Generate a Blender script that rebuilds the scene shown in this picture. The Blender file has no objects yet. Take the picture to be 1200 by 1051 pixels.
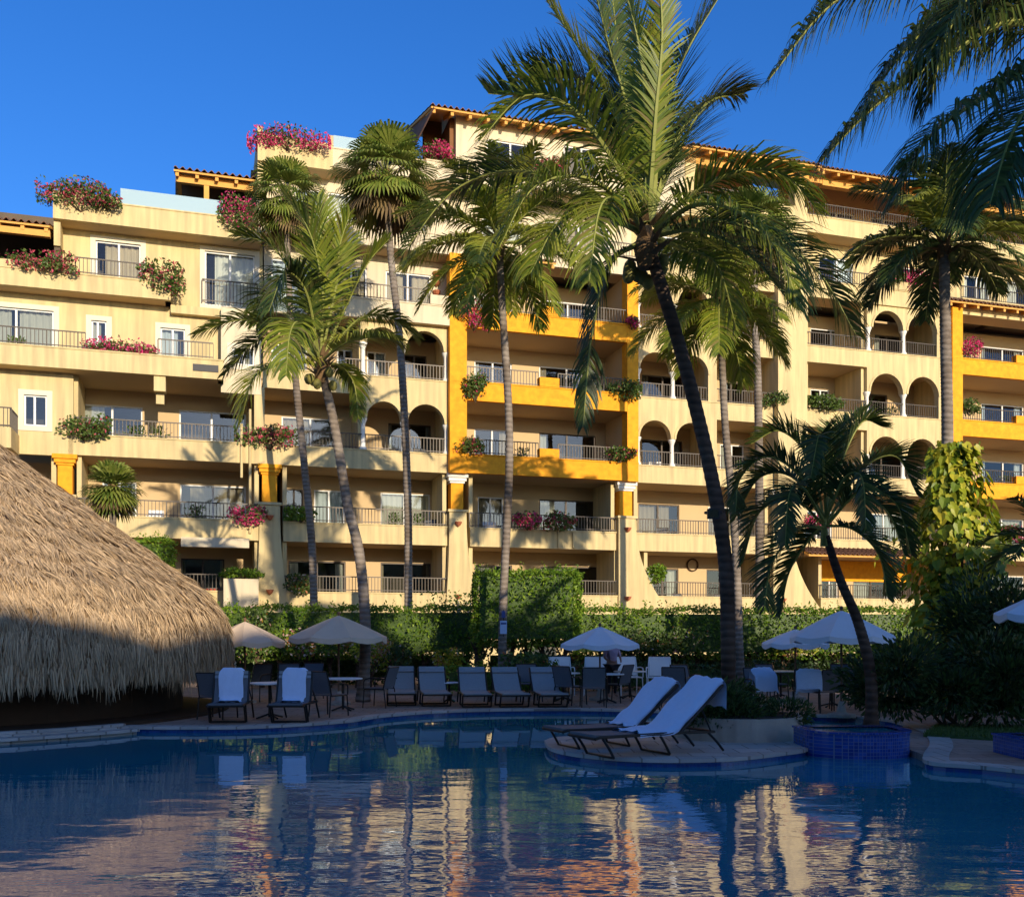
import bpy, math, random
from mathutils import Vector, Matrix
R = random.Random(11)
PI = math.pi
sc = bpy.context.scene
col = sc.collection
V = Vector
F = 1150.0; HZ = 742.0; EYE = 1.7          # focal length in photo pixels, horizon row, eye height

# ------------------------------------------------------------------ helpers
def P(x, y, Y):                            # photo pixel at a measured distance -> world point
    return V(((x-600)/F*Y, Y, EYE+(HZ-y)/F*Y))
def G(x, y, z=0.0):                        # photo pixel on the ground
    Y = (EYE-z)*F/(y-HZ)
    return V(((x-600)/F*Y, Y, z))

class MB:
    def __init__(s): s.v=[]; s.f=[]; s.mi=[]
    def face(s, pts, m=0):
        n=len(s.v); s.v.extend([tuple(p) for p in pts]); s.f.append(tuple(range(n,n+len(pts)))); s.mi.append(m)
    def box(s, x0,x1,y0,y1,z0,z1, m=0):
        if x1<x0: x0,x1=x1,x0
        if y1<y0: y0,y1=y1,y0
        if z1<z0: z0,z1=z1,z0
        n=len(s.v)
        s.v += [(x0,y0,z0),(x1,y0,z0),(x1,y1,z0),(x0,y1,z0),(x0,y0,z1),(x1,y0,z1),(x1,y1,z1),(x0,y1,z1)]
        for q in ((0,3,2,1),(4,5,6,7),(0,1,5,4),(1,2,6,5),(2,3,7,6),(3,0,4,7)):
            s.f.append(tuple(n+i for i in q)); s.mi.append(m)
        return s
    def tube(s, pts, rad, n=6, m=0, cap=True):
        pts=[V(p) for p in pts]
        if not hasattr(rad,'__len__'): rad=[rad]*len(pts)
        b=len(s.v); up=None
        for i,p in enumerate(pts):
            t=(pts[min(i+1,len(pts)-1)]-pts[max(i-1,0)])
            if t.length<1e-9: t=V((0,0,1))
            t.normalize()
            if up is None:
                a=V((1,0,0)) if abs(t.x)<.8 else V((0,1,0))
                up=t.cross(a).normalized()
            up=(up-t*up.dot(t))
            if up.length<1e-6: up=t.cross(V((1,0,0)))
            up.normalize(); w=t.cross(up)
            for k in range(n):
                a=2*PI*k/n
                s.v.append(tuple(p+(up*math.cos(a)+w*math.sin(a))*rad[i]))
        for i in range(len(pts)-1):
            for k in range(n):
                k2=(k+1)%n
                s.f.append((b+i*n+k,b+i*n+k2,b+(i+1)*n+k2,b+(i+1)*n+k)); s.mi.append(m)
        if cap:
            s.f.append(tuple(b+k for k in range(n))[::-1]); s.mi.append(m)
            e=b+(len(pts)-1)*n
            s.f.append(tuple(e+k for k in range(n))); s.mi.append(m)
        return s
    def lathe(s, prof, c=(0,0,0), n=16, m=0, sq=None):
        b=len(s.v)
        for r,z in prof:
            for k in range(n):
                a=2*PI*(k+.5)/n
                s.v.append((c[0]+r*math.cos(a), c[1]+r*math.sin(a), c[2]+z))
        for i in range(len(prof)-1):
            for k in range(n):
                k2=(k+1)%n
                s.f.append((b+i*n+k,b+i*n+k2,b+(i+1)*n+k2,b+(i+1)*n+k)); s.mi.append(m)
        return s
    def prism(s, poly, z0, z1, m=0):
        n=len(poly); b=len(s.v)
        s.v += [(p[0],p[1],z0) for p in poly]+[(p[0],p[1],z1) for p in poly]
        s.f.append(tuple(range(b,b+n))[::-1]); s.mi.append(m)
        s.f.append(tuple(range(b+n,b+2*n))); s.mi.append(m)
        for k in range(n):
            k2=(k+1)%n
            s.f.append((b+k,b+k2,b+n+k2,b+n+k)); s.mi.append(m)
        return s
    def ribbon(s, pts, wid, wv, m=0):      # flat tapering strip
        b=len(s.v)
        for p,w in zip(pts,wid):
            s.v.append(tuple(p-wv*w*.5)); s.v.append(tuple(p+wv*w*.5))
        for i in range(len(pts)-1):
            s.f.append((b+2*i,b+2*i+1,b+2*i+3,b+2*i+2)); s.mi.append(m)
    def build(s, name, mats, parent=None, smooth=False, kind=None):
        me=bpy.data.meshes.new(name); me.from_pydata(s.v,[],s.f)
        if not isinstance(mats,(list,tuple)): mats=[mats]
        for mm in mats: me.materials.append(mm)
        if len(mats)>1: me.polygons.foreach_set('material_index', s.mi)
        if smooth: me.polygons.foreach_set('use_smooth',[True]*len(me.polygons))
        me.update()
        o=bpy.data.objects.new(name, me); col.objects.link(o)
        if parent: o.parent=parent
        if kind: o['kind']=kind
        return o

def tag(o, label, cat, group=None):
    o['label']=label; o['category']=cat
    if group: o['group']=group
    return o
def empty(name, loc=(0,0,0), rz=0, label=None, cat=None, group=None):
    o=bpy.data.objects.new(name,None); col.objects.link(o)
    o.location=loc; o.rotation_euler=(0,0,rz); o.empty_display_size=.2
    if label: tag(o,label,cat,group)
    return o
kids={}
def copy_tree(o, loc=None, rz=None, label=None, scale=None, parent=None):
    c=o.copy(); col.objects.link(c); c.parent=parent
    if loc is not None: c.location=loc
    if rz is not None: c.rotation_euler=(0,0,rz)
    if scale is not None: c.scale=(scale,)*3
    if label: c['label']=label
    for ch in list(o.children):
        copy_tree(ch, parent=c)
    return c
def smooth_path(pts, n):
    pts=[V(p) for p in pts]; out=[]
    q=[pts[0]*2-pts[1]]+pts+[pts[-1]*2-pts[-2]]
    m=len(pts)-1
    for i in range(n+1):
        t=i/n*m; k=min(int(t),m-1); f=t-k
        a,b,c,d=q[k],q[k+1],q[k+2],q[k+3]
        out.append(.5*((2*b)+(c-a)*f+(2*a-5*b+4*c-d)*f*f+(3*b-a-3*c+d)*f**3))
    return out

# ------------------------------------------------------------------ materials
M={}
def nodes(name):
    m=bpy.data.materials.new(name); m.use_nodes=True
    nt=m.node_tree; b=nt.nodes['Principled BSDF']; M[name]=m
    return m,nt,b
def N(nt,t,**k):
    n=nt.nodes.new(t)
    for a,v in k.items(): setattr(n,a,v)
    return n
def mat(name, c, rough=.7, var=.12, scale=3.0, bump=0.0, bscale=30, metal=0, spec=.3, c2=None, stain=0):
    m,nt,b=nodes(name); L=nt.links.new
    b.inputs['Roughness'].default_value=rough; b.inputs['Metallic'].default_value=metal
    b.inputs['Specular IOR Level'].default_value=spec
    tc=N(nt,'ShaderNodeTexCoord'); no=N(nt,'ShaderNodeTexNoise'); no.inputs['Scale'].default_value=scale
    no.inputs['Detail'].default_value=6; L(tc.outputs['Object'],no.inputs['Vector'])
    mx=N(nt,'ShaderNodeMix',data_type='RGBA'); L(no.outputs['Fac'],mx.inputs[0])
    a=[x*(1-var) for x in c]; d=[min(1,x*(1+var)) for x in (c2 or c)]
    mx.inputs[6].default_value=(*a,1); mx.inputs[7].default_value=(*d,1)
    out=mx.outputs[2]
    if stain:
        mp=N(nt,'ShaderNodeMapping'); mp.inputs['Scale'].default_value=(2.2,2.2,.18); L(tc.outputs['Object'],mp.inputs[0])
        n2=N(nt,'ShaderNodeTexNoise'); n2.inputs['Scale'].default_value=2.0; n2.inputs['Detail'].default_value=8; L(mp.outputs[0],n2.inputs['Vector'])
        rp=N(nt,'ShaderNodeValToRGB'); rp.color_ramp.elements[0].position=.35; rp.color_ramp.elements[1].position=.62
        rp.color_ramp.elements[0].color=(1-stain,1-stain,1-stain*.9,1); rp.color_ramp.elements[1].color=(1,1,1,1)
        L(n2.outputs['Fac'],rp.inputs[0])
        mu=N(nt,'ShaderNodeMix',data_type='RGBA',blend_type='MULTIPLY'); mu.inputs[0].default_value=1
        L(out,mu.inputs[6]); L(rp.outputs[0],mu.inputs[7]); out=mu.outputs[2]
    L(out,b.inputs['Base Color'])
    if bump:
        nb=N(nt,'ShaderNodeTexNoise'); nb.inputs['Scale'].default_value=bscale; nb.inputs['Detail'].default_value=4
        L(tc.outputs['Object'],nb.inputs['Vector'])
        bp=N(nt,'ShaderNodeBump'); bp.inputs['Strength'].default_value=bump; bp.inputs['Distance'].default_value=.02
        L(nb.outputs['Fac'],bp.inputs['Height']); L(bp.outputs[0],b.inputs['Normal'])
    return m
def leafmat(name, cols, trans=.3, rough=.45):
    m,nt,b=nodes(name); L=nt.links.new
    ge=N(nt,'ShaderNodeNewGeometry'); rp=N(nt,'ShaderNodeValToRGB'); rp.color_ramp.interpolation='LINEAR'
    e=rp.color_ramp.elements
    while len(e)<len(cols): e.new(.5)
    for i,c in enumerate(cols):
        e[i].position=i/(len(cols)-1); e[i].color=(*c,1)
    L(ge.outputs['Random Per Island'],rp.inputs[0]); L(rp.outputs[0],b.inputs['Base Color'])
    b.inputs['Roughness'].default_value=rough; b.inputs['Specular IOR Level'].default_value=.35
    tr=N(nt,'ShaderNodeBsdfTranslucent'); L(rp.outputs[0],tr.inputs[0])
    ms=N(nt,'ShaderNodeMixShader'); ms.inputs[0].default_value=trans
    L(b.outputs[0],ms.inputs[1]); L(tr.outputs[0],ms.inputs[2])
    L(ms.outputs[0],nt.nodes['Material Output'].inputs[0])
    return m

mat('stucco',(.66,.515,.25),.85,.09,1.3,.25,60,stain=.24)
mat('stucco_pale',(.68,.57,.38),.85,.06,1.3,.2,60,stain=.16)
mat('brown_wall',(.20,.09,.035),.8,.2,3)
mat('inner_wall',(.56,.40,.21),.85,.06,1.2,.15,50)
mat('orange',(.80,.27,.010),.8,.25,5.0,.3,30,c2=(.90,.37,.016))
mat('white_trim',(.78,.74,.64),.6,.05,4)
mat('surround',(.70,.62,.46),.7,.05,4)
mat('frame_white',(.75,.74,.70),.5,.04,4)
mat('frame_dark',(.09,.065,.045),.5,.1,4)
mat('rail',(.075,.06,.045),.45,.1,10,metal=.2)
mat('curtain',(.62,.56,.44),.9,.12,3)
mat('room_shade',(.12,.09,.06),.9,.2,2)  # dark tone stands in for dim rooms and shaded porches
mat('clay',(.36,.15,.075),.85,.45,2.5,.3,40,c2=(.46,.22,.11))
mat('clay_dark',(.17,.085,.05),.9,.5,3.5,.3,40)
mat('timber',(.66,.33,.07),.7,.15,6)
mat('timber_dark_shade',(.07,.035,.015),.8,.2,6)
mat('terracotta',(.42,.13,.06),.8,.15,8)
mat('red_cushion',(.40,.05,.03),.8,.1,8)
mat('white_plastic',(.78,.78,.74),.4,.04,8)
mat('deck',(.42,.29,.21),.8,.18,1.3,.3,25)
mat('coping',(.50,.46,.40),.7,.15,5,.3,40)
mat('ground',(.18,.15,.09),.95,.25,.6,.3,8)
mat('planter_stone',(.42,.37,.29),.85,.15,4,.4,30,stain=.2)
mat('lounger_frame',(.035,.028,.022),.4,.1,10,metal=.3)
mat('sling',(.13,.14,.15),.75,.1,20,.2,120)
mat('sling_pale',(.28,.30,.30),.75,.1,20,.2,120)
mat('towel',(.66,.76,.90),.95,.06,14,.6,90)
mat('canvas_beige',(.72,.55,.38),.85,.06,6,.15,60)
mat('canvas_blue',(.68,.75,.80),.85,.05,6,.15,60)
mat('pole_wood',(.16,.09,.05),.6,.2,10)
mat('trunk_grey',(.23,.185,.14),.95,.3,5,.6,25,c2=(.30,.25,.20))
mat('trunk_brown_shade',(.115,.075,.05),.95,.35,5,.6,25)
mat('fibre',(.20,.12,.055),.95,.4,14,.6,40)
mat('coconut',(.22,.20,.05),.6,.3,6)
mat('petiole',(.26,.27,.06),.6,.2,6)
mat('soil_dark',(.03,.025,.018),.95,.3,6,.4,20)
mat('stem',(.12,.08,.045),.9,.3,10)
mat('thatch_base',(.32,.21,.11),.95,.3,9,.8,30)
mat('skin',(.42,.24,.16),.6,.05,10)
mat('hair',(.015,.01,.008),.5,.1,20)
mat('shirt_lilac',(.42,.33,.42),.85,.1,14)
mat('trouser_dark',(.02,.02,.024),.85,.1,14)
mat('shirt_white',(.75,.74,.70),.85,.05,14)
mat('sign_board',(.45,.58,.75),.5,.05,10)
mat('sign_mark',(.06,.09,.25),.5,.05,10)
mat('black_metal',(.02,.02,.022),.5,.1,10)
mat('lawn_base',(.05,.09,.02),.95,.3,6)
mat('gravel_wall',(.35,.28,.18),.9,.3,2,.3,20)
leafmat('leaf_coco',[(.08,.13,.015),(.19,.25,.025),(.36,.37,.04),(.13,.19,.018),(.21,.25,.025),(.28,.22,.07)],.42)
leafmat('leaf_coco_shade',[(.028,.055,.014),(.065,.105,.02),(.13,.16,.03),(.05,.085,.017),(.11,.10,.03)],.3)  # darker copy of the coconut leaf, shade on unlit fronds put into the colour
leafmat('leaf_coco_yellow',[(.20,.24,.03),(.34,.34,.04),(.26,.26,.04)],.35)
leafmat('leaf_fan',[(.08,.13,.02),(.18,.24,.035),(.28,.30,.06),(.12,.17,.025)],.32)
leafmat('leaf_dead',[(.12,.075,.03),(.22,.15,.06),(.08,.05,.03)],.1,.8)
leafmat('leaf_hedge',[(.05,.12,.01),(.13,.24,.015),(.24,.34,.025),(.08,.17,.012)],.3)
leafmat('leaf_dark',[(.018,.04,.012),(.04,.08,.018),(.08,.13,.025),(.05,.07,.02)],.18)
leafmat('leaf_shrub',[(.04,.08,.015),(.09,.15,.025),(.14,.19,.04)],.25)
leafmat('leaf_vine',[(.05,.10,.012),(.24,.32,.02),(.46,.44,.03),(.58,.50,.05),(.14,.22,.015),(.36,.38,.025)],.3)
leafmat('bract_pink',[(.60,.03,.13),(.80,.07,.24),(.45,.02,.10),(.75,.16,.28)],.3,.7)
leafmat('bract_red',[(.52,.05,.08),(.62,.12,.16),(.42,.03,.08)],.3,.7)
leafmat('thatch',[(.25,.17,.09),(.50,.35,.195),(.74,.53,.30),(.36,.26,.155),(.60,.42,.235)],.05,.9)
leafmat('grass',[(.04,.085,.012),(.08,.14,.02)],.2)
leafmat('flower_mix',[(.5,.42,.05),(.55,.15,.03),(.6,.58,.5),(.4,.05,.05)],.25,.7)

def glass(name,tint=(.85,.93,.95),gl=.25):
    m,nt,b=nodes(name); L=nt.links.new
    tr=N(nt,'ShaderNodeBsdfTransparent'); tr.inputs[0].default_value=(*tint,1)
    g=N(nt,'ShaderNodeBsdfGlossy'); g.inputs['Roughness'].default_value=.02; g.inputs[0].default_value=(.9,.95,1,1)
    lw=N(nt,'ShaderNodeLayerWeight'); lw.inputs[0].default_value=gl
    ms=N(nt,'ShaderNodeMixShader'); L(lw.outputs['Fresnel'],ms.inputs[0]); L(tr.outputs[0],ms.inputs[1]); L(g.outputs[0],ms.inputs[2])
    L(ms.outputs[0],nt.nodes['Material Output'].inputs[0]); return m
glass('glass',(.62,.68,.70),.42)
glass('glass_clear',(.80,.88,.92),.35)
# frosted balustrade glass
m,nt,b=nodes('glass_frost'); b.inputs['Base Color'].default_value=(.34,.46,.50,1); b.inputs['Roughness'].default_value=.12

# tiles (pool mosaic)
def tilemat(name,c1,c2,mort,size,rough=.15):
    m,nt,b=nodes(name); L=nt.links.new
    tc=N(nt,'ShaderNodeTexCoord'); sp=N(nt,'ShaderNodeSeparateXYZ'); L(tc.outputs['Object'],sp.inputs[0])
    ad=N(nt,'ShaderNodeMath'); ad.operation='ADD'; L(sp.outputs[0],ad.inputs[0]); L(sp.outputs[1],ad.inputs[1])
    cb=N(nt,'ShaderNodeCombineXYZ'); L(ad.outputs[0],cb.inputs[0]); L(sp.outputs[2],cb.inputs[1])
    br=N(nt,'ShaderNodeTexBrick'); br.offset=0; br.inputs['Scale'].default_value=1
    br.inputs['Brick Width'].default_value=size; br.inputs['Row Height'].default_value=size; br.inputs['Mortar Size'].default_value=size*.07
    br.inputs['Color1'].default_value=(*c1,1); br.inputs['Color2'].default_value=(*c2,1); br.inputs['Mortar'].default_value=(*mort,1)
    L(cb.outputs[0],br.inputs[0]); L(br.outputs[0],b.inputs['Base Color']); b.inputs['Roughness'].default_value=rough
    return m
tilemat('tile_blue',(.012,.035,.20),(.03,.08,.34),(.13,.17,.27),.05)
tilemat('tile_waterline',(.01,.035,.16),(.02,.07,.26),(.03,.08,.2),.06)

# water
m,nt,b=nodes('water'); L=nt.links.new
b.inputs['Base Color'].default_value=(.008,.09,.2,1); b.inputs['Roughness'].default_value=.015
b.inputs['IOR'].default_value=2.3
tc=N(nt,'ShaderNodeTexCoord')
mp=N(nt,'ShaderNodeMapping'); mp.inputs['Scale'].default_value=(.75,1.5,1); mp.inputs['Rotation'].default_value=(0,0,.08); L(tc.outputs['Object'],mp.inputs[0])
n1=N(nt,'ShaderNodeTexNoise'); n1.inputs['Scale'].default_value=2.7; n1.inputs['Detail'].default_value=3; L(mp.outputs[0],n1.inputs['Vector'])
n2=N(nt,'ShaderNodeTexNoise'); n2.inputs['Scale'].default_value=.8; n2.inputs['Detail'].default_value=2; L(mp.outputs[0],n2.inputs['Vector'])
ad=N(nt,'ShaderNodeMath'); ad.operation='MULTIPLY_ADD'; ad.inputs[1].default_value=2.6; L(n2.outputs['Fac'],ad.inputs[0]); L(n1.outputs['Fac'],ad.inputs[2])
# ripples die down in the lee of the far edge
sp=N(nt,'ShaderNodeSeparateXYZ'); L(tc.outputs['Object'],sp.inputs[0])
mr=N(nt,'ShaderNodeMapRange'); mr.inputs[1].default_value=7; mr.inputs[2].default_value=15; mr.inputs[3].default_value=1.0; mr.inputs[4].default_value=.12
L(sp.outputs[1],mr.inputs[0])
bp=N(nt,'ShaderNodeBump'); bp.inputs['Distance'].default_value=.0065; L(ad.outputs[0],bp.inputs['Height']); L(mr.outputs[0],bp.inputs['Strength'])
L(bp.outputs[0],b.inputs['Normal'])
n3=N(nt,'ShaderNodeTexNoise'); n3.inputs['Scale'].default_value=.35; L(tc.outputs['Object'],n3.inputs['Vector'])
mx=N(nt,'ShaderNodeMix',data_type='RGBA'); L(n3.outputs['Fac'],mx.inputs[0]); mx.inputs[6].default_value=(.005,.135,.20,1); mx.inputs[7].default_value=(.018,.27,.33,1)
L(mx.outputs[2],b.inputs['Base Color'])

def ringed(name,sc_z,amt):
    m=M[name]; nt=m.node_tree; L=nt.links.new; b=nt.nodes['Principled BSDF']
    tc=N(nt,'ShaderNodeTexCoord'); mp=N(nt,'ShaderNodeMapping'); mp.inputs['Scale'].default_value=(.6,.6,1); L(tc.outputs['Object'],mp.inputs[0])
    wv=N(nt,'ShaderNodeTexWave',wave_type='BANDS',bands_direction='Z'); wv.inputs['Scale'].default_value=sc_z; wv.inputs['Distortion'].default_value=2.2; wv.inputs['Detail'].default_value=3; wv.inputs['Detail Scale'].default_value=2
    L(mp.outputs[0],wv.inputs[0]); rp=N(nt,'ShaderNodeValToRGB'); rp.color_ramp.elements[0].color=(amt,amt,amt,1); rp.color_ramp.elements[0].position=.05; rp.color_ramp.elements[1].position=.45
    L(wv.outputs['Fac'],rp.inputs[0]); src=b.inputs['Base Color'].links[0].from_socket
    n2=N(nt,'ShaderNodeTexNoise'); n2.inputs['Scale'].default_value=1.3; n2.inputs['Detail'].default_value=5; L(tc.outputs['Object'],n2.inputs['Vector'])
    r2=N(nt,'ShaderNodeValToRGB'); r2.color_ramp.elements[0].color=(.6,.55,.5,1); r2.color_ramp.elements[0].position=.38; r2.color_ramp.elements[1].position=.6; L(n2.outputs['Fac'],r2.inputs[0])
    mu=N(nt,'ShaderNodeMix',data_type='RGBA',blend_type='MULTIPLY'); mu.inputs[0].default_value=1; L(src,mu.inputs[6]); L(rp.outputs[0],mu.inputs[7])
    m2=N(nt,'ShaderNodeMix',data_type='RGBA',blend_type='MULTIPLY'); m2.inputs[0].default_value=1; L(mu.outputs[2],m2.inputs[6]); L(r2.outputs[0],m2.inputs[7]); L(m2.outputs[2],b.inputs['Base Color'])
    bp=N(nt,'ShaderNodeBump'); bp.inputs['Distance'].default_value=.03; bp.inputs['Strength'].default_value=.7; L(wv.outputs['Fac'],bp.inputs['Height']); L(bp.outputs[0],b.inputs['Normal'])
ringed('trunk_grey',2.3,.78); ringed('trunk_brown_shade',2.3,.7)
def jointed(name,w,h,axes=(0,1)):
    m=M[name]; nt=m.node_tree; L=nt.links.new; b=nt.nodes['Principled BSDF']; src=b.inputs['Base Color'].links[0].from_socket
    tc=N(nt,'ShaderNodeTexCoord'); br=N(nt,'ShaderNodeTexBrick'); br.inputs['Scale'].default_value=1; br.inputs['Brick Width'].default_value=w; br.inputs['Row Height'].default_value=h; br.inputs['Mortar Size'].default_value=.012
    br.inputs['Color1'].default_value=(1,1,1,1); br.inputs['Color2'].default_value=(.78,.76,.74,1); br.inputs['Mortar'].default_value=(.45,.42,.4,1)
    L(tc.outputs['Object'],br.inputs[0]); mu=N(nt,'ShaderNodeMix',data_type='RGBA',blend_type='MULTIPLY'); mu.inputs[0].default_value=1; L(src,mu.inputs[6]); L(br.outputs[0],mu.inputs[7]); L(mu.outputs[2],b.inputs['Base Color'])
jointed('deck',.6,.3); jointed('coping',.5,.5)
mat('curtain_white',(.70,.70,.66),.9,.1,3)
mat('curtain_tan',(.44,.33,.20),.9,.15,3)
# ------------------------------------------------------------------ the hotel
ALPHA=math.atan(.307); CA,SA=math.cos(ALPHA),math.sin(ALPHA); Y0=40.0
hotel=empty('hotel_building',(0,Y0,0),ALPHA,'long stepped yellow stucco hotel with arched and orange framed balconies','hotel')
def YD(x,d):
    t=(x-600)/F; return (d+Y0*CA)/(CA-SA*t)
def U(x,d=0.0):
    Y=YD(x,d); X=(x-600)/F*Y; return CA*X+SA*(Y-Y0)
def Z(x,y,d=0.0): return EYE+(HZ-y)/F*YD(x,d)
def W(x,y,d=0.0):                         # photo pixel on a facade plane -> world
    Y=YD(x,d); return V(((x-600)/F*Y,Y,Z(x,y,d)))
def S(k): return 5.2+2.9*k
D0,DB=0.0,2.2
cnt={}
def part(name,mb,mats,parent=None,smooth=False,label=None):
    o=mb.build(name,mats,parent or hotel,smooth)
    if label: o['label']=label
    return o
def rail(u0,u1,z,d,h=.62):
    b=MB(); b.box(u0,u1,d-.02,d+.02,z+h-.04,z+h); b.box(u0,u1,d-.015,d+.015,z+.07,z+.1)
    n=max(2,int((u1-u0)/.125))
    for i in range(n+1):
        u=u0+(u1-u0)*i/n; w=.011 if i%8 else .02
        b.box(u-w,u+w,d-.011,d+.011,z,z+h-.04)
    return part('balcony_railing',b,M['rail'])
def siderail(u,z,d0,d1,h=.8):
    b=MB(); b.box(u-.02,u+.02,d0,d1,z+h-.04,z+h)
    n=max(2,int((d1-d0)/.125))
    for i in range(n+1):
        d=d0+(d1-d0)*i/n; b.box(u-.011,u+.011,d-.011,d+.011,z,z+h-.04)
    return part('balcony_railing',b,M['rail'])
def balcony(k,x0,x1,d=0.0,m='stucco',rails=None,hb=.72,raised=None,z0=None,back=DB):
    u0,u1=U(x0,d),U(x1,d); z=S(k) if z0 is None else z0
    b=MB(); b.box(u0,u1,d,d+.2,z,z+hb)
    b.box(u0-.02,u1+.02,d-.03,d+.23,z+hb,z+hb+.05)
    if raised:
        for xa,xb in raised:
            ua,ub=U(xa,d),U(xb,d); b.box(ua,ub,d-.06,d+.28,z+hb+.05,z+hb+.42); 
    part('balcony_parapet',b,M[m])
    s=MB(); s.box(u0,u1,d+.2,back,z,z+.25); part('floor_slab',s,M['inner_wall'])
    if rails is None: rails=[(x0,x1)]
    for xa,xb in rails: rail(U(xa,d),U(xb,d),z+hb+.05,d+.1)
def holes_wall(u0,u1,z0,z1,d,th,holes,m,name='facade_wall'):
    us=sorted({u0,u1,*[h[0] for h in holes],*[h[1] for h in holes]}); zs=sorted({z0,z1,*[h[2] for h in holes],*[h[3] for h in holes]})
    b=MB()
    inh=lambda u,z: any(h[0]<u<h[1] and h[2]<z<h[3] for h in holes)
    for i in range(len(us)-1):
        for j in range(len(zs)-1):
            a,c,e,f=us[i],us[i+1],zs[j],zs[j+1]
            if a<u0-1e-6 or c>u1+1e-6: continue
            if not inh((a+c)/2,(e+f)/2):
                b.face([(a,d,e),(c,d,e),(c,d,f),(a,d,f)]); b.face([(a,d+th,f),(c,d+th,f),(c,d+th,e),(a,d+th,e)])
    for (a,c,e,f) in holes:
        b.face([(a,d,e),(a,d+th,e),(c,d+th,e),(c,d,e)]); b.face([(a,d,f),(c,d,f),(c,d+th,f),(a,d+th,f)])
        b.face([(a,d,e),(a,d,f),(a,d+th,f),(a,d+th,e)]); b.face([(c,d,e),(c,d+th,e),(c,d+th,f),(c,d,f)])
    b.face([(u0,d,z0),(u0,d,z1),(u0,d+th,z1),(u0,d+th,z0)]); b.face([(u1,d,z0),(u1,d+th,z0),(u1,d+th,z1),(u1,d,z1)])
    b.face([(u0,d,z1),(u1,d,z1),(u1,d+th,z1),(u0,d+th,z1)]); b.face([(u0,d,z0),(u0,d+th,z0),(u1,d+th,z0),(u1,d,z0)])
    return part(name,b,M[m])
def window(u0,u1,z0,z1,d,frame='frame_white',curt=.6,surround=False,mull=1,th=.2,side=None,clear=False):
    b=MB(); f=.055; y0,y1=d+.05,d+.11
    b.box(u0,u0+f,y0,y1,z0,z1); b.box(u1-f,u1,y0,y1,z0,z1); b.box(u0+f,u1-f,y0,y1,z1-f,z1); b.box(u0+f,u1-f,y0,y1,z0,z0+f)
    for i in range(1,mull+1):
        u=u0+(u1-u0)*i/(mull+1)+(R.uniform(-.05,.05)); b.box(u-.035,u+.035,y0-.01,y1+.01,z0+f,z1-f)
    if surround:
        s=.18
        b.box(u0-s,u0,d-.03,d+.05,z0-s,z1+s,1); b.box(u1,u1+s,d-.03,d+.05,z0-s,z1+s,1)
        b.box(u0,u1,d-.03,d+.05,z1,z1+s,1); b.box(u0,u1,d-.03,d+.05,z0-s,z0,1)
    w=part('window',b,[M[frame],M['surround']])
    g=MB(); g.face([(u0+f,d+.08,z0+f),(u1-f,d+.08,z0+f),(u1-f,d+.08,z1-f),(u0+f,d+.08,z1-f)]); part('pane',g,M['glass_clear' if clear else 'glass'],w)
    if curt>0:
        c=MB(); L=u1-u0; 
        segs=[]
        if curt>=1: segs=[(u0,u1)]
        else:
            sd=side or R.choice('lrb')
            if sd in 'lb': segs.append((u0,u0+L*curt*(.5 if sd=='b' else 1)))
            if sd in 'rb': segs.append((u1-L*curt*(.5 if sd=='b' else 1),u1))
        for a,e in segs:
            n=max(4,int((e-a)/.045)); pz0=z0+.03
            for i in range(n):
                ua,ub=a+(e-a)*i/n,a+(e-a)*(i+1)/n
                ya,yb=d+.24+.03*math.sin(i*1.3+a),d+.24+.03*math.sin((i+1)*1.3+a)
                c.face([(ua,ya,pz0),(ub,yb,pz0),(ub,yb,z1-.02),(ua,ya,z1-.02)])
        part('curtain',c,M[R.choice(['curtain','curtain','curtain_white','curtain_tan'])],w)
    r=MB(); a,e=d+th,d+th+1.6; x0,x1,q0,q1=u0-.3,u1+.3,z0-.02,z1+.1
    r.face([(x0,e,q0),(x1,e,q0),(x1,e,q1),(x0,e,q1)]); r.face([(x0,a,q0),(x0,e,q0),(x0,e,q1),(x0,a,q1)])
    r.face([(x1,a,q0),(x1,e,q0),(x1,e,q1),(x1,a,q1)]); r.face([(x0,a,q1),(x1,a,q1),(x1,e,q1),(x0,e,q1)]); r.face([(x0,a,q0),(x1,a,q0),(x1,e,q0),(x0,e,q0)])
    part('room_interior',r,M['room_shade'],w)
    return w
def back(k,x0,x1,ops,d=DB,m='inner_wall',frame='frame_white'):
    # ops: (xa,xb,kind,curtain) in photo columns on the recessed wall
    u0,u1=U(x0),U(x1); z0,z1=S(k)+.25,S(k+1); hs=[]
    for o in ops:
        ua,ub=U(o[0],d),U(o[1],d)
        if o[2]=='door': hs.append((ua,ub,z0+.02,z0+2.08))
        elif o[2]=='win': hs.append((ua,ub,z0+.85,z0+2.05))
    hs=[(max(h[0],u0+.06),min(h[1],u1-.06),h[2],h[3]) for h in hs]
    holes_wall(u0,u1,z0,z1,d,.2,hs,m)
    for o,h in zip(ops,hs):
        fr=o[4] if len(o)>4 else frame
        window(*h,d,frame=fr,curt=o[3],mull=1 if h[1]-h[0]<3 else 2)
def sides(k,xs,d0=0.2,m='stucco',w=.16):
    for x in xs:
        u=U(x); b=MB(); b.box(u-w/2,u+w/2,d0,DB,S(k)+.25,S(k+1)); part('party_wall',b,M[m])
def pier(x0,x1,z0,z1,d0=-.05,d1=.35,m='stucco'):
    b=MB(); b.box(U(x0),U(x1),d0,d1,z0,z1); return part('pier',b,M[m])
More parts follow.
